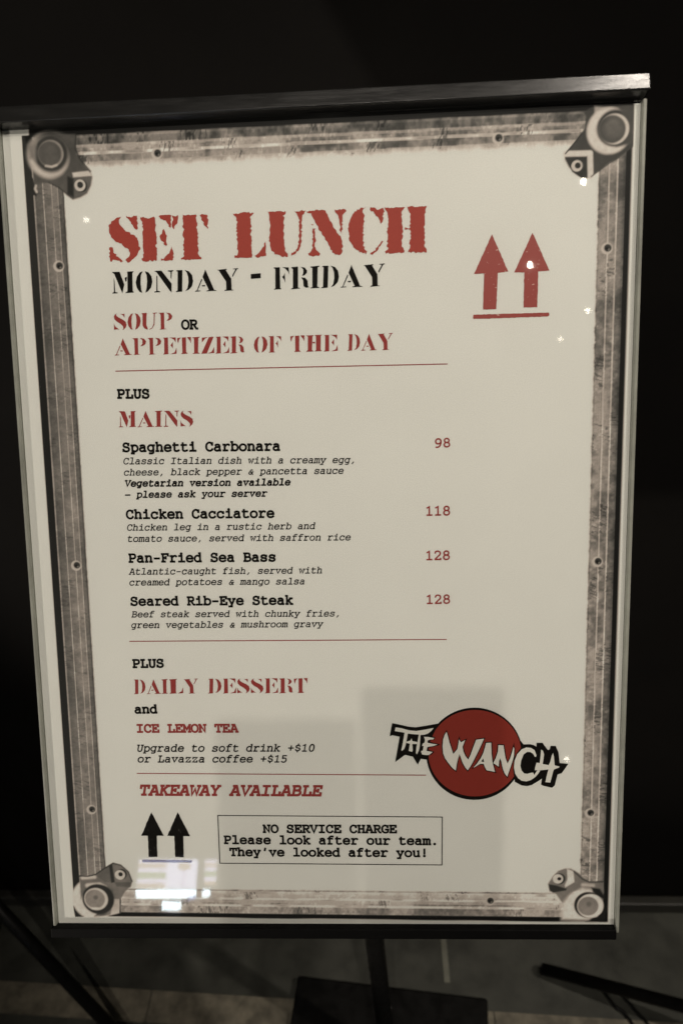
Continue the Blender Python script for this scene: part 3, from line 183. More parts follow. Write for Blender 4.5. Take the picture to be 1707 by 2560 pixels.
# ---- a slab-serif typewriter face: centre lines on a 600-unit pitch; "l" straight, "c" curved, "o" closed curve, "d" dot
FACE = {
'a':'c 130,370 210,415 310,420 400,390 430,300;l 430,300 430,0 510,0;c 430,235 300,250 170,225 100,170 95,90 150,15 250,-8 350,20 430,90',
'b':'l 60,600 140,600 140,0 60,0;c 140,300 220,400 330,425 450,380 520,270 520,140 450,30 330,-10 220,15 140,110',
'c':'c 480,300 400,400 300,425 170,385 95,290 85,200 110,95 190,10 310,-10 420,10 510,80;l 490,420 490,290',
'd':'l 380,600 460,600 460,0 540,0;c 460,300 380,400 270,425 150,380 80,270 80,140 150,30 270,-10 380,15 460,110',
'e':'l 85,215 515,215;c 515,215 490,330 400,410 300,425 180,395 105,310 85,210 105,100 180,15 310,-10 420,10 510,60',
'f':'c 500,590 400,605 300,590 235,530 225,420;l 225,420 225,0;l 100,415 450,415;l 110,0 400,0',
'g':'c 460,290 390,395 280,425 160,385 85,280 85,160 160,50 280,10 390,40 460,130;l 540,415 460,415 460,-50;c 460,-50 430,-130 340,-165 170,-160',
'h':'l 60,600 140,600 140,0;l 60,0 230,0;c 140,290 220,390 320,425 420,395 460,300;l 460,300 460,0;l 380,0 540,0',
'i':'l 120,415 310,415 310,0;l 100,0 520,0;d 295,575',
'k':'l 60,600 150,600 150,0;l 70,0 220,0;l 430,415 150,170;l 250,250 460,0;l 340,415 520,415;l 400,0 550,0',
'l':'l 120,600 310,600 310,0;l 100,0 520,0',
'm':'l 20,415 100,415 100,0;l 20,0 180,0;c 100,310 160,400 230,425 290,390 310,310;l 310,310 310,0 375,0;c 310,310 370,400 440,425 500,390 520,310;l 520,310 520,0 590,0',
'n':'l 60,415 140,415 140,0;l 60,0 230,0;c 140,290 220,390 320,425 420,395 460,300;l 460,300 460,0;l 380,0 540,0',
'o':'o 300,425 170,390 95,300 80,207 100,105 180,17 300,-10 420,17 500,105 520,207 505,300 430,390',
'p':'l 60,415 140,415 140,-155;l 60,-155 260,-155;c 140,300 220,400 330,425 450,380 520,270 520,140 450,30 330,-10 220,15 140,110',
'r':'l 90,415 200,415 200,0;l 90,0 400,0;c 200,260 290,370 400,425 480,415 525,370',
's':'c 465,310 400,395 300,425 180,400 125,320 170,245 300,215 430,180 480,105 430,20 300,-10 170,15 110,95;l 470,415 470,310;l 110,0 110,105',
't':'l 190,560 190,90;c 190,90 220,15 310,-10 410,0 510,40;l 80,415 450,415',
'u':'l 60,415 140,415 140,120;c 140,120 180,20 270,-10 380,20 460,110;l 380,415 460,415 460,0 540,0',
'v':'l 100,415 300,0 500,415;l 40,415 220,415;l 380,415 560,415',
'w':'l 70,415 180,0 300,330 420,0 530,415;l 20,415 180,415;l 420,415 580,415',
'y':'l 100,415 310,0;l 500,415 235,-155;l 40,415 210,415;l 390,415 560,415;l 90,-155 330,-155',
'z':'l 110,290 110,415 460,415 120,0 490,0 490,125',
'A':'l 70,0 270,560 330,560 530,0;l 150,560 290,560;l 150,190 450,190;l 10,0 180,0;l 420,0 590,0',
'B':'l 60,560 330,560;c 330,560 440,535 475,430 440,325 330,295;l 330,295 140,295;l 140,560 140,0;l 60,0 340,0;c 330,295 470,270 525,150 470,30 340,0',
'C':'c 490,400 450,510 330,572 200,540 100,430 75,280 100,130 200,20 330,-12 450,30 520,120;l 500,560 500,390',
'E':'l 50,560 500,560 500,420;l 140,560 140,0;l 50,0 520,0 520,150;l 140,290 330,290;l 340,370 340,210',
'F':'l 60,560 520,560 520,420;l 150,560 150,0;l 60,0 300,0;l 150,285 340,285;l 350,365 350,205',
'G':'c 480,420 430,520 320,572 190,540 100,430 75,280 100,130 200,20 330,-12 430,5 510,60;l 490,560 490,410;l 510,60 510,240;l 330,240 570,240',
'H':'l 130,560 130,0;l 470,560 470,0;l 130,290 470,290;l 50,560 220,560;l 380,560 550,560;l 50,0 220,0;l 380,0 550,0',
'I':'l 300,560 300,0;l 110,560 490,560;l 110,0 490,0',
'K':'l 130,560 130,0;l 50,560 220,560;l 50,0 220,0;l 470,560 130,230;l 240,335 470,0;l 370,560 540,560;l 400,0 570,0',
'L':'l 70,560 320,560;l 190,560 190,0;l 70,0 520,0 520,190',
'M':'l 20,560 95,560 300,200 505,560 580,560;l 95,560 95,0;l 505,560 505,0;l 20,0 190,0;l 410,0 580,0',
'N':'l 30,560 115,560 470,10 470,560;l 115,560 115,0;l 30,0 200,0;l 380,560 560,560',
'O':'o 300,572 165,525 85,410 65,280 85,150 165,35 300,-12 435,35 515,150 535,280 515,410 435,525',
'P':'l 60,560 350,560;c 350,560 470,530 515,410 470,290 350,250;l 350,250 150,250;l 150,560 150,0;l 60,0 310,0',
'R':'l 50,560 330,560;c 330,560 450,530 490,420 450,310 330,275;l 330,275 140,275;l 140,560 140,0;l 50,0 230,0;l 310,275 490,0 580,0',
'S':'c 465,420 410,530 300,572 170,540 110,430 160,330 300,290 440,250 500,150 440,30 300,-12 160,20 95,130;l 470,560 470,420;l 95,0 95,140',
'T':'l 70,400 70,560 530,560 530,400;l 300,560 300,0;l 180,0 420,0',
'U':'l 130,560 130,180;c 130,180 170,40 300,-12 430,40 470,180;l 470,180 470,560;l 40,560 220,560;l 380,560 560,560',
'V':'l 80,560 300,0 520,560;l 10,560 180,560;l 420,560 590,560',
'W':'l 70,560 160,0 300,370 440,0 530,560;l 10,560 170,560;l 430,560 590,560',
'Y':'l 100,560 300,260 500,560;l 300,260 300,0;l 190,0 410,0;l 30,560 190,560;l 410,560 570,560',
'0':'o 300,592 190,550 130,430 115,290 130,150 190,30 300,-12 410,30 470,150 485,290 470,430 410,550',
'1':'l 140,500 300,585 300,0;l 130,0 480,0',
'2':'c 110,450 160,560 290,595 420,550 470,440 420,320 270,180 110,20;l 110,0 490,0 490,80',
'5':'l 450,580 150,580 150,320;c 150,320 280,365 400,335 480,230 470,100 370,0 230,-12 100,50',
'8':'o 300,592 185,550 135,450 185,345 300,305 415,345 465,450 415,550;o 300,305 165,260 108,150 165,30 300,-12 435,30 492,150 435,260',
'9':'c 465,370 400,270 280,235 155,280 105,410 160,540 290,592 430,540 480,400 455,210 370,60 230,-10 120,-5',
',':'l 330,80 230,-115','.':'d 300,25',"'":'l 340,600 290,400','!':'l 300,590 300,200;d 300,30','-':'l 120,240 480,240','–':'l 70,240 530,240',
'+':'l 300,480 300,70;l 90,275 510,275',
'$':'c 460,440 400,500 300,520 180,490 130,410 180,320 300,285 430,250 480,160 430,70 300,40 180,70 120,140;l 300,640 300,520;l 300,40 300,-80',
'&':'c 430,400 330,430 240,390 225,310 290,210 380,100 480,0 530,0;c 260,250 140,190 115,90 180,5 290,-10 390,50 450,200;l 400,225 520,225',
}
def curve(P, closed, n=5):
    P = np.array(P, float); out = []
    m = len(P)
    for k in range(m if closed else m-1):
        g = (lambda i: P[i % m]) if closed else (lambda i: P[min(max(i, 0), m-1)])
        a, b, c, d = g(k-1), g(k), g(k+1), g(k+2)
        for t in np.linspace(0, 1, n, endpoint=False):
            out.append(.5*(2*b+(c-a)*t+(2*a-5*b+4*c-d)*t*t+(3*b-a-3*c+d)*t**3))
    if not closed: out.append(P[-1])
    return out

def strokes(ch):
    res = []
    for s in FACE.get(ch, '').split(';'):
        if not s.strip(): continue
        k, rest = s.strip().split(' ', 1)
        res.append((k, [tuple(float(x) for x in p.split(',')) for p in rest.split()]))
    return res

def typed(text, style, weight, uL, vL, uR, vR, tall=1.0):
    """one line of typewriter text set between two points of the sheet"""
    items, xs = [], []
    sl = .2 if style == 'i' else 0.
    pitch = 600 if text != 'OR' else 585
    for i, ch in enumerate(text):
        for k, pts in strokes(ch):
            q = [(x+i*pitch+sl*y, y) for x, y in pts]
            items.append((k, q)); xs += [p[0] for p in q]
    x0, x1 = min(xs)-weight*.4, max(xs)+weight*.4
    L = math.hypot(uR-uL, vR-vL); ex = ((uR-uL)/L, (vR-vL)/L); ey = (-ex[1], ex[0])
    s = L/(x1-x0); sy = s*tall
    mp = lambda p: (uL+ex[0]*(p[0]-x0)*s+ey[0]*p[1]*sy, vL+ex[1]*(p[0]-x0)*s+ey[1]*p[1]*sy)
    pr = Print()
    for n, (k, q) in enumerate(items):
        z = .16+.012*(n % 7)
        if k == 'd':
            c = mp(q[0]); r = weight*s*.72
            pr.poly([(c[0]+r*math.cos(t*math.pi/6), c[1]+r*math.sin(t*math.pi/6)) for t in range(12)], z)
        elif k == 'l': pr.ribbon([mp(p) for p in q], weight*s, z)
        else: pr.ribbon([mp(p) for p in curve(q, k == 'o')], weight*s, z, closed=(k == 'o'))
    return pr

def stencilled(text, uL, vL, uR, vR, cap):
    w = {c: max(p[0] for pl in STENCIL[c] for p in pl) for c in set(text)}
    gap = 7.; x = 0; at = []
    for c in text: at.append(x); x += w[c]+gap
    L = math.hypot(uR-uL, vR-vL); ex = ((uR-uL)/L, (vR-vL)/L); ey = (-ex[1], ex[0])
    s = L/(x-gap); sy = cap/100.
    pr = Print()
    for c, ox in zip(text, at):
        for pl in STENCIL[c]:
            pr.poly([(uL+ex[0]*(px+ox)*s+ey[0]*py*sy, vL+ex[1]*(px+ox)*s+ey[1]*py*sy) for px, py in pl], .17)
    return pr

def ragged(pts, step=1.0, amp=.28):
    out = []
    for (ax, ay), (bx, by) in zip(pts, pts[1:]+pts[:1]):
        n = max(1, int(math.hypot(bx-ax, by-ay)/step))
        nx, ny = -(by-ay), bx-ax; l = math.hypot(nx, ny) or 1
        for k in range(n):
            t = k/n; j = random.gauss(0, amp)*(1 if random.random() < .75 else 1.9)
            j = max(-.75, min(.6, j))
            out.append((ax+(bx-ax)*t+nx/l*j, ay+(by-ay)*t+ny/l*j))
    return out

# ------------------------------------------------------------------ setting
BO = Vector(BOARD_ORIGIN); BU, BV, BN = (Vector(a) for a in BOARD_AXES)
BM = Matrix(((BU[0], BV[0], BN[0], BO[0]), (BU[1], BV[1], BN[1], BO[1]), (BU[2], BV[2], BN[2], BO[2]), (0, 0, 0, 1)))
def onboard(u, v, n): return BO+(BU*u+BV*v+BN*n)*.001

slate = mottle(mat('slate tile', rough=.55), (.052, .053, .043), .36, 16., rough=(.45, .7), bump=.25)
grout = mottle(mat('pale grout', rough=.8), (.17, .17, .135), .15, 60.)
beige = mottle(mat('beige stone strip', rough=.6), (.17, .152, .112), .5, 34., bump=.35)
black_paint = mottle(mat('matte black wall paint', rough=.8, spec=.12), (.0042, .0036, .003), .25, 5., bump=.1)

bm = bmesh.new(); box(bm, (-3.2, -3.2, -.05), (3.2, .75, 0))
floor = tag(obj('floor', bm, slate), 'dark grey slate tiled floor below the menu stand', 'floor', kind='structure')
# tile joints running towards the wall and along it, each a thin raised seam of grout
for gx in (-1.38, -.78, .126, 1.03, 1.63):
    bm = bmesh.new(); box(bm, (gx-.005, .607, .0), (gx+.005, .735, .0022)); obj('grout_line', bm, grout, floor)
bm = bmesh.new()
for x0, x1 in ((-3.1, -1.0), (-.998, -.4), (-.398, .2), (.202, .8), (.802, 3.1)):
    f = lambda x: .5705-.0414*x
    vs_ = [bm.verts.new((x, f(x)+dy, z)) for x in (x0, x1) for dy in (-.05, 0) for z in (.0, .0035)]
    bmesh.ops.convex_hull(bm, input=vs_)
strip = obj('border_strip', bm, beige, floor)

bm = bmesh.new(); box(bm, (-3.2, .752, 0), (3.2, .86, 3.0))
wall = tag(obj('wall', bm, black_paint), 'matte black wall rising behind the menu stand', 'wall', kind='structure')
bm = bmesh.new(); box(bm, (-3.2, .733, 0.001), (3.2, .7515, .030), .003)
obj('skirting', bm, mottle(mat('dark skirting', rough=.5), (.028, .027, .022), .2, 12.), wall)

# ------------------------------------------------------------------ the stand
blackmetal = mottle(mat('black coated steel', rough=.45, spec=.2), (.0045, .0043, .0038), .3, 40., rough=(.35, .6), bump=.06)
satin = mat('scuffed black rail', (.02, .02, .02), .3, 0.0, .55)
mottle(satin, (.010, .010, .0095), .35, 55., stretch=(.5, 3.2, 1), rough=(.20, .27), bump=.16)
stand = tag(empty('poster_stand', Matrix.Translation((.02, .4746, 0))), 'black metal floor stand tilting the framed menu back, on a square base', 'poster stand')
def in_board(o):
    o.matrix_parent_inverse = Matrix.Identity(4)
    o.matrix_basis = stand.matrix_world.inverted() @ BM
    return o
def rail(name, u0, vb0, u1, vb1, tall, n0, n1, bevel, m, tilt=0.):
    bm = bmesh.new(); box(bm, (u0*.001, -tall*.0005, n0*.001), (u1*.001, tall*.0005, n1*.001), bevel*.001, 3)
    ang = math.atan2(vb1-vb0, u1-u0); um = (u0+u1)/2
    bmesh.ops.transform(bm, verts=bm.verts, matrix=Matrix.Translation((um*.001, (vb0+vb1)*.0005, 0)) @ Matrix.Rotation(ang, 4, 'Z') @ Matrix.Rotation(math.radians(tilt), 4, 'X') @ Matrix.Translation((-um*.001, 0, 0)))
    o = obj(name, bm, m, stand); in_board(o); return o
top = rail('top_rail', -251.5, 208.4, 184.0, 214.9, 11.5, -9, 8.5, 1.1, satin, -10.)
soft_black = mottle(mat('dull black plastic', rough=.7, spec=.1), (.0014, .0013, .0012), .3, 40.)
low = rail('bottom_rail', -252.5, -390.1, 181.0, -385.8, 8.2, -9, 6.5, 1.0, soft_black)
bm = bmesh.new(); box(bm, (-.2475, -.388, -.006), (.1785, .206, -.0012)); in_board(obj('backing_panel', bm, blackmetal, stand))

acr = bpy.data.materials.new('clear acrylic'); acr.use_nodes = True; nt = acr.node_tree; nt.nodes.clear()
_o = nt.nodes.new('ShaderNodeOutputMaterial'); _m = nt.nodes.new('ShaderNodeMixShader'); _t = nt.nodes.new('ShaderNodeBsdfTransparent')
_g = nt.nodes.new('ShaderNodeBsdfGlossy'); _g.inputs['Roughness'].default_value = .024
_t.inputs['Color'].default_value = (.985, .99, .98, 1)
_lw = nt.nodes.new('ShaderNodeLayerWeight'); _lw.inputs['Blend'].default_value = .5
_p = nt.nodes.new('ShaderNodeMath'); _p.operation = 'POWER'; _p.inputs[1].default_value = 5
_a = nt.nodes.new('ShaderNodeMath'); _a.operation = 'MULTIPLY_ADD'; _a.inputs[1].default_value = .96; _a.inputs[2].default_value = .038
nt.links.new(_lw.outputs['Facing'], _p.inputs[0]); nt.links.new(_p.outputs[0], _a.inputs[0]); nt.links.new(_a.outputs[0], _m.inputs['Fac'])
nt.links.new(_t.outputs[0], _m.inputs[1]); nt.links.new(_g.outputs[0], _m.inputs[2]); nt.links.new(_m.outputs[0], _o.inputs['Surface'])
edge = mottle(mat('cut acrylic edge', rough=.3), (.24, .245, .21), .25, 30.)
bm = bmesh.new(); box(bm, (-.2484, -.3865, .0016), (.1806, .2065, .0036), .0004, 1)
in_board(obj('cover_sheet', bm, acr, stand))
for u0, u1 in ((-251.0, -248.8), (181.0, 183.6)):
    bm = bmesh.new(); box(bm, (u0*.001, -.3858, -.005), (u1*.001, .2035 if u0 < 0 else .2075, .0042), .0008, 2)
    in_board(obj('edge_strip', bm, edge, stand))
# post, base plate and the bracket that carries the tilted panel
pb, pt = Vector((.0205, .4746, .012)), Vector((-.030, .4746, .955))
def local(o): o.matrix_parent_inverse = stand.matrix_world.inverted(); return o
bm = bmesh.new(); tube(bm, pb, pt, .0125, 28); local(obj('post', bm, blackmetal, stand, True))
bm = bmesh.new(); box(bm, (-.165, -.235, 0), (.165, 0, .026), .004, 3)
bmesh.ops.transform(bm, verts=bm.verts, matrix=Matrix.Translation((.026, .5886, .002)) @ Matrix.Rotation(-.0975, 4, 'Z'))
plate = local(obj('base_plate', bm, blackmetal, stand))
for sx, sy in ((-.13, .09), (.17, .07), (-.13, -.09), (.17, -.11)):
    bm = bmesh.new(); tube(bm, (sx+.005, sy+.47, .0), (sx+.005, sy+.47, .004), .012, 16); local(obj('rubber_foot', bm, blackmetal, stand))
bm = bmesh.new(); tube(bm, pb+Vector((0, 0, .014)), pb+Vector((-.002, 0, .05)), .021, 24, .016); local(obj('post_collar', bm, blackmetal, stand, True))
bm = bmesh.new()
box(bm, (-.085, -.06, -.026), (.02, .06, -.0065), .003, 2)
in_board(obj('tilt_bracket', bm, blackmetal, stand))

# ------------------------------------------------------------------ the printed menu
PAPER = (.755, .750, .718)
poster = tag(empty('menu_poster', BM), 'printed set lunch menu in a worn metal border, held in the tilted black stand', 'poster')
paper = mat('coated paper', PAPER, .55, 0, .15)
pb_ = paper.node_tree.nodes['Principled BSDF']
tc = node(paper, 'ShaderNodeTexCoord')
n1 = node(paper, 'ShaderNodeTexNoise', Scale=900., Detail=2.); link(paper, tc, 'Object', n1, 'Vector')
n2 = node(paper, 'ShaderNodeTexNoise', Scale=9., Detail=3.); link(paper, tc, 'Object', n2, 'Vector')
def grain(m, base_socket=None):
    """paper grain multiplied onto the print"""
    t = node(m, 'ShaderNodeTexCoord'); a = node(m, 'ShaderNodeTexNoise', Scale=1400., Detail=1.); b = node(m, 'ShaderNodeTexNoise', Scale=14., Detail=4.)
    link(m, t, 'Object', a, 'Vector'); link(m, t, 'Object', b, 'Vector')
    ma = node(m, 'ShaderNodeMapRange'); link(m, a, 'Fac', ma, 'Value'); ma.inputs['From Min'].default_value = .25; ma.inputs['From Max'].default_value = .75
    ma.inputs['To Min'].default_value = .93; ma.inputs['To Max'].default_value = 1.07
    mb = node(m, 'ShaderNodeMapRange'); link(m, b, 'Fac', mb, 'Value'); mb.inputs['From Min'].default_value = .3; mb.inputs['From Max'].default_value = .7
    mb.inputs['To Min'].default_value = .985; mb.inputs['To Max'].default_value = 1.015
    mu = node(m, 'ShaderNodeMath', operation='MULTIPLY'); link(m, ma, 'Result', mu, 0); link(m, mb, 'Result', mu, 1)
    vm = node(m, 'ShaderNodeVectorMath', operation='SCALE')
    if base_socket is not None: m.node_tree.links.new(base_socket, vm.inputs[0])
    else: vm.inputs[0].default_value = m.node_tree.nodes['Principled BSDF'].inputs['Base Color'].default_value[:3]
    link(m, mu, 'Value', vm, 'Scale'); link(m, vm, 'Vector', m.node_tree.nodes['Principled BSDF'], 'Base Color')
grain(paper)
bpn = node(paper, 'ShaderNodeBump', Strength=.10, Distance=.004); link(paper, n2, 'Fac', bpn, 'Height'); link(paper, bpn, 'Normal', pb_, 'Normal')
red = mat('brick red ink', (.355, .056, .042), .5, 0, .15); black = mat('black ink', (.006, .005, .004), .5, 0, .06)
typered = mat('dark red ink', (.29, .042, .040), .5, 0, .15)
discred = mat('deep red ink', (.235, .030, .021), .5, 0, .15); white = mat('white ink', (.74, .72, .67), .5)
for m_ in (red, discred, typered): grain(m_)
# a sheet that is not quite flat: a coarse grid with a slight bow
bm = bmesh.new(); box(bm, (-.2485, -.386, -.0009), (.1808, .206, 0)); obj('sheet', bm, paper, poster)

pr = Print()
for pl in HEADLINE: pr.poly(ragged(pl), .17)
tag(pr.build('headline', red, poster), 'distressed stencil words SET LUNCH in brick red')
for t, ink, a, b, c, d, cap in STENCILLED:
    nm = 'weekday_heading' if ink == 'k' else 'course_heading'
    stencilled(t, a, b, c, d, cap).build(nm, black if ink == 'k' else typered, poster)
notice = Print()
for k in range(4):
    p, q = BOX[k], BOX[(k+1) % 4]; notice.ribbon([p, q], .62, .17+.02*k)
notice = tag(notice.build('notice_box', black, poster), 'thin black outlined box around the no service charge notice')
for i, (t, st, w, ink, a, b, c, d) in enumerate(TYPED):
    inbox = i >= len(TYPED)-3
    nm = 'notice_line' if inbox else ('price' if t.isdigit() else 'menu_line')
    typed(t, st, w, a, b, c, d, 1.0).build(nm, black if ink == 'k' else typered, notice if inbox else poster)
for p, q in RULES:
    pr = Print(); pr.ribbon([p, q], .62, .17); pr.build('rule', typered, poster)
def worn(m, color, bare, scale, cut):
    t = node(m, 'ShaderNodeTexCoord'); mp = node(m, 'ShaderNodeMapping'); mp.inputs['Rotation'].default_value = (0, 0, -.9); mp.inputs['Scale'].default_value = (1, 2.2, 1)
    link(m, t, 'Object', mp, 'Vector'); n = node(m, 'ShaderNodeTexNoise', Scale=scale, Detail=1.); link(m, mp, 'Vector', n, 'Vector')
    r = node(m, 'ShaderNodeValToRGB'); link(m, n, 'Fac', r, 'Fac'); e = r.color_ramp.elements
    e[0].position = cut; e[0].color = (*color, 1); e[1].position = cut+.05; e[1].color = (*bare, 1)
    link(m, r, 'Color', m.node_tree.nodes['Principled BSDF'], 'Base Color'); return m
wornred = worn(mat('worn red ink', rough=.5), (.30, .042, .034), (.62, .42, .36), 330., .70)
wornblack = worn(mat('worn black ink', rough=.5, spec=.06), (.007, .006, .005), (.3, .28, .25), 420., .74)
def arrows(polys, m, label):
    a = Print()
    for k, pl in enumerate(polys): a.poly(ragged(pl, 1.2, .07), .17)
    return tag(a.build('arrow_symbol', m, poster), label)
ra = arrows(RED_ARROWS, wornred, 'pair of red upward arrows over a red bar')
ba = arrows(BLACK_ARROWS, wornblack, 'pair of black upward arrows over a bar')
em = Print(); em.poly(EMBLEM['ring'], .15); em = tag(em.build('emblem', black, poster), 'round red emblem lettered THE WANCH in jagged white capitals')
pr = Print(); pr.poly(EMBLEM['disc'], .20); pr.build('disc', discred, em)
pr = Print(); pr.poly(EMBLEM['the_back'], .25); pr.poly(EMBLEM['ch_back'], .25)
for k, pl in enumerate(EMBLEM['white']): pr.ribbon(pl, 1.5, .25+.01*k, closed=True)
for k, pl in enumerate(EMBLEM['tips']): pr.poly(pl, .29)
pr.build('letter_outline', black, em)
pr = Print()
for k, pl in enumerate(EMBLEM['white']): pr.poly(pl, .33+.01*k)
for k, pl in enumerate(EMBLEM['white2']): pr.poly(pl, .37+.01*k)
lt = pr.build('lettering', white, em)
pr = Print(); pr.poly(EMBLEM['hole'], .44); pr.build('letter_counter', black, em)

# ---- worn metal border, printed: tones are evaluated on a fine grid in the plane of the sheet and stored as ink colour
def sst(a, b, x):
    t = np.clip((x-a)/(b-a), 0, 1); return t*t*(3-2*t)
def vnoise(x, y, seed):
    xi, yi = np.floor(x).astype(int), np.floor(y).astype(int); fx, fy = x-xi, y-yi
    fx, fy = fx*fx*(3-2*fx), fy*fy*(3-2*fy)
    def h(i, j):
        n = (i*374761393+j*668265263+seed*1442695041) & 0x7fffffff
        n = ((n ^ (n >> 13))*1274126177) & 0x7fffffff
        return ((n ^ (n >> 16)) & 0xffff)/65535.
    return (h(xi, yi)*(1-fx)+h(xi+1, yi)*fx)*(1-fy)+(h(xi, yi+1)*(1-fx)+h(xi+1, yi+1)*fx)*fy
def sdf_poly(x, y, P):
    d = np.full(x.shape, 1e9); ins = np.zeros(x.shape, bool); n = len(P)
    for k in range(n):
        ax, ay = P[k]; bx, by = P[(k+1) % n]; ex, ey = bx-ax, by-ay
        t = np.clip(((x-ax)*ex+(y-ay)*ey)/(ex*ex+ey*ey+1e-9), 0, 1)
        d = np.minimum(d, np.hypot(x-ax-ex*t, y-ay-ey*t))
        if ay != by: ins ^= ((ay > y) != (by > y)) & (x < (bx-ax)*(y-ay)/(by-ay)+ax)
    return np.where(ins, -d, d)
def sdf_line(x, y, P, r):
    d = np.full(x.shape, 1e9)
    for (ax, ay), (bx, by) in zip(P, P[1:]):
        ex, ey = bx-ax, by-ay; t = np.clip(((x-ax)*ex+(y-ay)*ey)/(ex*ex+ey*ey+1e-9), 0, 1)
        d = np.minimum(d, np.hypot(x-ax-ex*t, y-ay-ey*t))
    return d-r
def T(v):
    f = lambda s: ((s/255+.055)/1.055)**2.4
    return f(v)/f(188.)
def bar(s, a, prof, seed, fuzz, contrast):
    """s: 0 outer edge .. 1 inner edge across the bar, a: millimetres along it"""
    xs = [p[0] for p in prof]; ys = [T(p[1]) for p in prof]
    t = np.interp(s, xs, ys)
    n0 = vnoise(a/19., s*1.6, seed+40); n1 = vnoise(a/6., s*3.4+7*vnoise(a/40., a*0, seed), seed); n2 = vnoise(a/1.9, s*8, seed+3); n3 = vnoise(a/.8, s*16, seed+5)
    bl = sst(.30, .80, .42*n0+.34*n1+.24*n2)
    t = t*(1.10-contrast*.62*bl*(1.15-.55*(t > T(148))))*(1+.20*(n3-.5)+.20*(vnoise(a/45., a*0+.5, seed+9)-.5))
    t = np.where(t > T(150), T(150)+(t-T(150))*np.clip(2.2*vnoise(a/9., np.floor(s*5), seed+61)-.5, -.3, 1), t)
    # worn, letter-like nicks, in places only
    lane = np.floor(s*3.3)
    nk = vnoise((a+2.2*s*(1+lane))/.75, s*7+lane*5, seed+21)*sst(.45, .75, vnoise(a/11.+lane*9.3, lane*0+.5, seed+22))
    t = t*(1-.55*contrast*sst(.52, .74, nk))
    t = np.where(nk > 0, t*(1+.25*contrast*sst(.66, .8, vnoise(a/1.4, s*9+lane, seed+51))), t)
    e = vnoise(a/3.1, a*0+.5, seed+31)*.7+vnoise(a/.8, a*0, seed+33)*.3
    cover = 1-sst(1.0-fuzz*(.25+e), 1.02-fuzz*(e-.55)*.5, s)
    return t, cover
PL = [(0, 150), (.03, 150), (.05, 96), (.30, 112), (.325, 176), (.35, 118), (.58, 126), (.6, 178), (.62, 128), (.78, 126), (.8, 172), (.82, 108), (.94, 104), (.955, 80), (1, 76)]
PT = [(0, 120), (.06, 132), (.1, 112), (.27, 108), (.31, 152), (.5, 142), (.54, 188), (.59, 184), (.62, 128), (.8, 132), (.84, 162), (1, 172)]
PR = [(0, 86), (.12, 110), (.26, 116), (.285, 184), (.33, 128), (.56, 134), (.59, 182), (.63, 122), (.66, 134), (.9, 138), (.93, 112), (.96, 120), (1, 158)]
PB = [(0, 150), (.03, 142), (.28, 138), (.31, 192), (.36, 192), (.39, 146), (.56, 152), (.59, 192), (.64, 192), (.67, 152), (.87, 168), (.9, 184), (.94, 140), (.97, 138), (1, 182)]
def art(x, y):
    """tone (1 = bare paper) and ink cover at sheet position x, y in millimetres"""
    t = np.ones(x.shape)
    def lay(tn, cov):
        nonlocal t
        t = t*(1-cov)+tn*cov
    box_ = lambda u0, u1, v0, v1, bl=.25: np.clip(.5-np.maximum.reduce([u0-x, x-u1, v0-y, y-v1])/(2*bl), 0, 1)
    # dark outer shadow lines of the print
    lay(T(38)*(1+.8*sst(0, 160, y)), box_(-235.2, -227, -379.5, 199)); lay(T(30), box_(170, 176.3, -379.5, 210, .7))
    lay(T(26), box_(-234, 176, -380.0, -372)*sst(-379.9, -379.4, y+.5*vnoise(x/40, y*0, 4)))
    ti = 176.7+.0123*(x+189.6)
    lay(T(26), box_(-230, 176, 195, 210)*1.0)
    s = (ti+21.6-y)/21.6; tn, cv = bar(s, x, PT, 5, .22, 1.05); lay(tn, cv*box_(-228, 173, 170, 230)*sst(-.012, .012, s))
    s = (y+376.1)/20.2; tn, cv = bar(s, x, PB, 8, .05, .9); lay(np.clip(tn*1.18, 0, .97), cv*box_(-229, 172, -377, -350)*sst(-.012, .012, s))
    s = (x+229.6)/21.3; tn, cv = bar(s, y, PL, 2, .03, .5); lay(tn*(1-.16*sst(-100, 150, y)), cv*box_(-230, -205, -372, 190)*sst(-.012, .012, s))
    s = (172.4-x)/18.2; tn, cv = bar(s, -y, PR, 3, .10, .85); lay(tn*(1+.16*sst(100, -330, y)), cv*box_(150, 173, -372, 198)*sst(-.02, .02, s))
    for cx, cy in RIVETS:
        d = np.hypot(x-cx, y-cy); lay(T(165), 1-sst(3.3, 4.3, d)); d2 = np.hypot(x-cx-.6, y-cy-.3); lay(T(62), 1-sst(2.0, 3.0, d2)); lay(T(30), 1-sst(.6, 1.3, np.hypot(x-cx, y-cy))); lay(T(120), .7*(1-sst(.5, 1.0, np.hypot(x-cx-1.4, y-cy+.9))))
    t = np.where(t < .999, np.clip(t, 0, 1)**1.22, t)
    for prims in CORNERS:
        for k, p, r, tn, bl in prims:
            if k == 'c': d = np.hypot(x-p[0], y-p[1])-r
            elif k == 'p': d = sdf_poly(x, y, p)
            else: d = sdf_line(x, y, p, r)
            bl = bl*1.45 if bl > .45 else bl
            cov = 1-sst(-bl, bl, d)
            lay((tn**1.25 if tn < .5 else min(tn, 1.0))*(1+.16*(vnoise(x/2.3, y/2.3, 77)-.5)+.34*(vnoise(x/9., y/9., 91)-.5)*(tn < .7)), cov)
    return np.clip(t, .01, 1.02)
border_mat = mat('printed border', PAPER, .5, 0, .15)
_at = node(border_mat, 'ShaderNodeAttribute', attribute_name='ink'); grain(border_mat, _at.outputs['Color'])
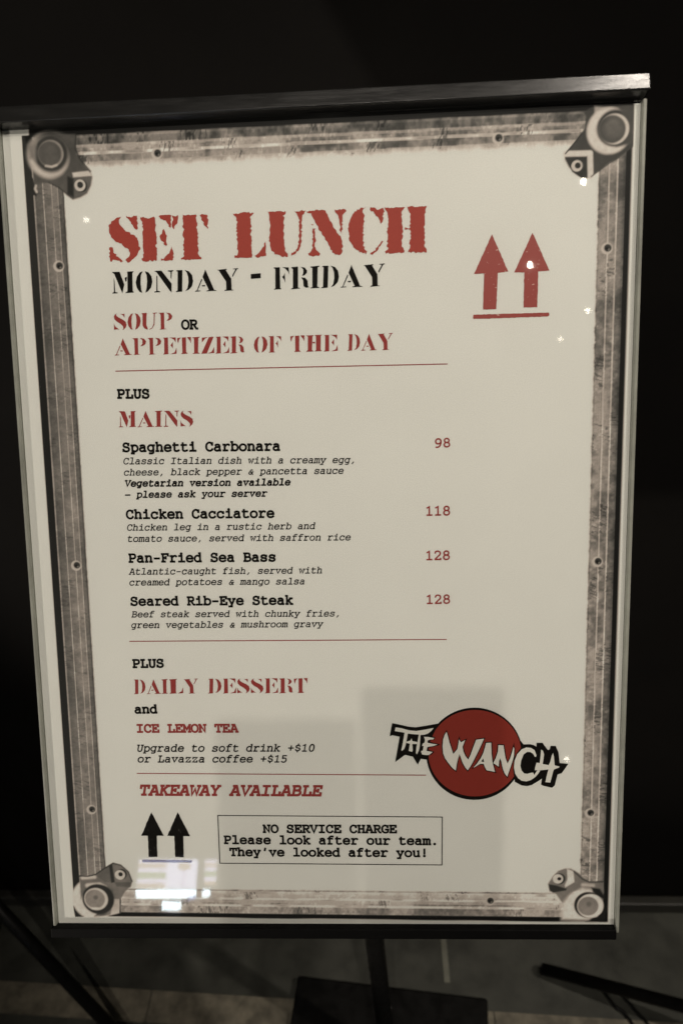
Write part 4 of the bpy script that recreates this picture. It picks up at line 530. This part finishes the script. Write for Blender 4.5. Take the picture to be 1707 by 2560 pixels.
def art_patch(name, u0, u1, v0, v1, parent, label=None, step=.6):
    nu, nv = int(round((u1-u0)/step))+1, int(round((v1-v0)/step))+1
    X, Y = np.meshgrid(np.linspace(u0, u1, nu), np.linspace(v0, v1, nv)); X, Y = X.ravel(), Y.ravel()
    t = art(X, Y); ink = np.abs(t-1) > .004
    idx = np.arange(nu*nv).reshape(nv, nu)
    F = np.stack([idx[:-1, :-1], idx[:-1, 1:], idx[1:, 1:], idx[1:, :-1]], -1).reshape(-1, 4)
    F = F[ink[F].any(1)]
    used = np.unique(F); remap = np.zeros(nu*nv, int); remap[used] = np.arange(len(used)); F = remap[F]
    me = bpy.data.meshes.new(name)
    me.vertices.add(len(used)); me.loops.add(F.size); me.polygons.add(len(F))
    co = np.stack([X[used]*.001, Y[used]*.001, np.full(len(used), .00009)], 1)
    me.vertices.foreach_set('co', co.ravel()); me.loops.foreach_set('vertex_index', F.ravel().astype(np.int32))
    me.polygons.foreach_set('loop_start', np.arange(0, F.size, 4).astype(np.int32)); me.polygons.foreach_set('loop_total', np.full(len(F), 4, np.int32))
    me.update(calc_edges=True)
    tt = t[used]; mid = 4*np.clip(tt, 0, 1)*(1-np.clip(tt, 0, 1))
    c = np.stack([PAPER[0]*tt*(1+.12*mid), PAPER[1]*tt*(1-.005*mid), PAPER[2]*tt*(1-.045*mid), np.ones(len(tt))], 1)
    a = me.color_attributes.new('ink', 'FLOAT_COLOR', 'POINT'); a.data.foreach_set('color', c.ravel().astype(np.float32))
    o = link_mesh(name, me, border_mat, parent)
    if label: o['label'] = label
    return o
CU0, CU1, CV0, CV1 = -182., 118., -330., 150.
art_patch('printed_corner', -236, CU0, CV1, 206, poster, 'printed corner bracket with a dull brown dome, upper left')
art_patch('printed_corner', CU1, 177, CV1, 206, poster, 'printed corner bracket with a bright crescent, upper right')
art_patch('printed_corner', -236, CU0, -381, CV0, poster, 'printed corner bracket with a pale dome, lower left')
art_patch('printed_corner', CU1, 177, -381, CV0, poster, 'printed corner bracket with a ringed dome, lower right')
art_patch('printed_bar', -236, -204, CV0, CV1, poster); art_patch('printed_bar', 148, 177, CV0, CV1, poster)
art_patch('printed_bar', CU0, CU1, 168, 206, poster); art_patch('printed_bar', CU0, CU1, -381, -351, poster)

# ------------------------------------------------------------------ neighbouring stands
def tripod(hub, feet, height, label):
    t = tag(empty('tripod_stand', Matrix.Translation((hub[0], hub[1], 0))), label, 'tripod stand', 'black tripod stands beside the menu')
    inv = t.matrix_world.inverted()
    def add(name, bm, par=t, smooth=True):
        o = obj(name, bm, blackmetal, par, smooth); o.matrix_parent_inverse = inv; return o
    bm = bmesh.new(); tube(bm, (hub[0], hub[1], .12), (hub[0], hub[1], height), .011); add('pole', bm)
    bm = bmesh.new(); tube(bm, (hub[0], hub[1], hub[2]-.03), (hub[0], hub[1], hub[2]+.04), .026); add('hub', bm)
    for f in feet:
        f = Vector(f); d = (Vector(hub)-f).normalized()
        bm = bmesh.new(); tube(bm, f+d*.03, hub, .0098); leg = add('leg', bm)
        bm = bmesh.new(); tube(bm, f, f+d*.045, .0118, 20); o = obj('rubber_foot', bm, blackmetal, leg, True); o.matrix_parent_inverse = inv
    return t
tripod(LEFT_HUB, LEFT_FEET, 1.15, 'black tripod stand on the left whose leg slants under the menu corner')
tripod(RIGHT_HUB, RIGHT_FEET, 1.15, 'black tripod stand on the right with one leg reaching across the slate floor')
def cable(label, pts):
    C_ = np.array(curve(pts, False, 8)); bm = bmesh.new(); rings = []
    for k, c in enumerate(C_):
        d = Vector(C_[min(k+1, len(C_)-1)]-C_[max(k-1, 0)]).normalized(); q = Vector((0, 0, 1)).rotation_difference(d)
        rings.append([bm.verts.new(Vector(c)+q @ Vector((.0032*math.cos(a), .0032*math.sin(a), 0))) for a in np.linspace(0, 2*math.pi, 10, endpoint=False)])
    for r0, r1 in zip(rings, rings[1:]):
        for k in range(10): bm.faces.new((r0[k], r0[(k+1) % 10], r1[(k+1) % 10], r1[k]))
    bm.faces.new(rings[0][::-1]); bm.faces.new(rings[-1])
    return tag(obj('cable', bm, blackmetal, None, True), label, 'cable', 'cables below the right tripod leg')
for pts, lb in zip(CABLES, ('thin black cable under the right tripod leg, the one nearer the menu stand', 'thin black cable under the right tripod leg, the one farther from the menu stand')): cable(lb, pts)

# ------------------------------------------------------------------ what the acrylic mirrors: bar spotlights (with two added, unmirrored lamps), a lit drinks fridge, the phone that took the picture
housing = mottle(mat('lamp housing', rough=.5), (.02, .02, .02), .2, 20.)
aim = BO+BV*-.16
for i, (p, power, rad, cone, bright, lb) in enumerate(SPOTS):
    p = Vector(p); d = (aim-p).normalized(); q = Vector((0, 0, -1)).rotation_difference(d).to_matrix().to_4x4()
    t = tag(empty('spot_lamp', Matrix.Translation(p) @ q), lb, 'spotlight', 'ceiling spotlights of the bar')  # group holds the bar spotlights and the two added lamps
    bm = bmesh.new(); tube(bm, (0, 0, .004), (0, 0, .12), rad*1.7, 24); obj('housing', bm, housing, t)
    bm = bmesh.new(); tube(bm, (0, 0, -.001), (0, 0, .003), rad, 24); obj('lens', bm, glow('lamp lens', (1, .93, .78), bright), t)
    ld = bpy.data.lights.new('spot_beam', 'SPOT'); ld.energy = power; ld.color = WARM; ld.spot_size = math.radians(cone); ld.spot_blend = .35 if cone < 40 else .6; ld.shadow_soft_size = rad
    lo = bpy.data.objects.new('spot_beam', ld); COL.objects.link(lo); lo.parent = t; lo.location = (0, 0, -.012)

fr = tag(empty('drinks_fridge', Matrix.Translation((-.78, -2.3, 0))), 'lit glass fronted drinks fridge with coloured shelf rows, mirrored in the menu cover', 'fridge')
finv = fr.matrix_world.inverted()
def fpart(name, bm, m, par=fr):
    o = obj(name, bm, m, par); o.matrix_parent_inverse = finv; return o
bm = bmesh.new(); box(bm, (-1.05, -2.7, 0), (-.56, -2.212, .66), .006); fpart('cabinet', bm, housing)
FY = -2.205
def fpanel(name, rect, m, dy=0.):
    (xa, _, za), (xb, _, zb) = rect; bm = bmesh.new(); box(bm, (xa, FY-.004+dy, zb), (xb, FY+.001+dy, za)); return fpart(name, bm, m)
lil = glow('lilac backlight', (.76, .73, 1.0), 6.2); pea = glow('peach bottles', (1, .74, .55), 2.6); grn = glow('green bottles', (.62, .95, .4), 1.8); pal = glow('pale backlight', (.74, .75, 1.0), 7.5)
tubem = glow('shelf lamp tube', (.74, .90, 1.0), 22.); blu = glow('blue label', (.2, .4, 1.0), 5.)
def shelf_rows(rect):
    (xa, _, za), (xb, _, zb) = rect; h = za-zb
    for a, b, m in ((0, .13, lil), (.14, .28, pea), (.29, .45, lil), (.46, .66, grn), (.67, .84, lil), (.85, 1, pea)):
        fpanel('shelf_row', ((xa, 0, za-h*a), (xb, 0, za-h*b)), m)
shelf_rows(SCREEN['left']); shelf_rows(SCREEN['side'])
(xa, _, za), (xb, _, zb) = SCREEN['right']; w_, h_ = xb-xa, za-zb
fpanel('light_panel', SCREEN['right'], pal)
fpanel('bottle', ((xa+w_*.42, 0, za-h_*.12), (xa+w_*.78, 0, za-h_*.34)), pea, .004); fpanel('bottle', ((xa+w_*.52, 0, za-h_*.34), (xa+w_*.66, 0, za-h_*.98)), lil, .004)
for k in ('t1', 't2', 't3', 't4', 'cy'): fpanel('lamp_tube', SCREEN[k], tubem, .003)
fpanel('price_label', SCREEN['blue'], blu)

ph = tag(empty('smartphone', BM), 'black smartphone held up before the menu, its shadow on the lower sheet', 'phone')
def phone(name, lo, hi, m, bev=.002):
    bm = bmesh.new(); box(bm, [a*.001 for a in lo], [a*.001 for a in hi], bev, 3); return obj(name, bm, m, ph)
D0 = 505.8
phone('phone_body', (-40, -46, D0+3), (40, 136, D0+11), housing, .003)
phone('phone_screen', (-38, -43, D0+11.2), (38, 133, D0+11.8), mat('dim phone screen', (.02, .02, .022), .2), 0)
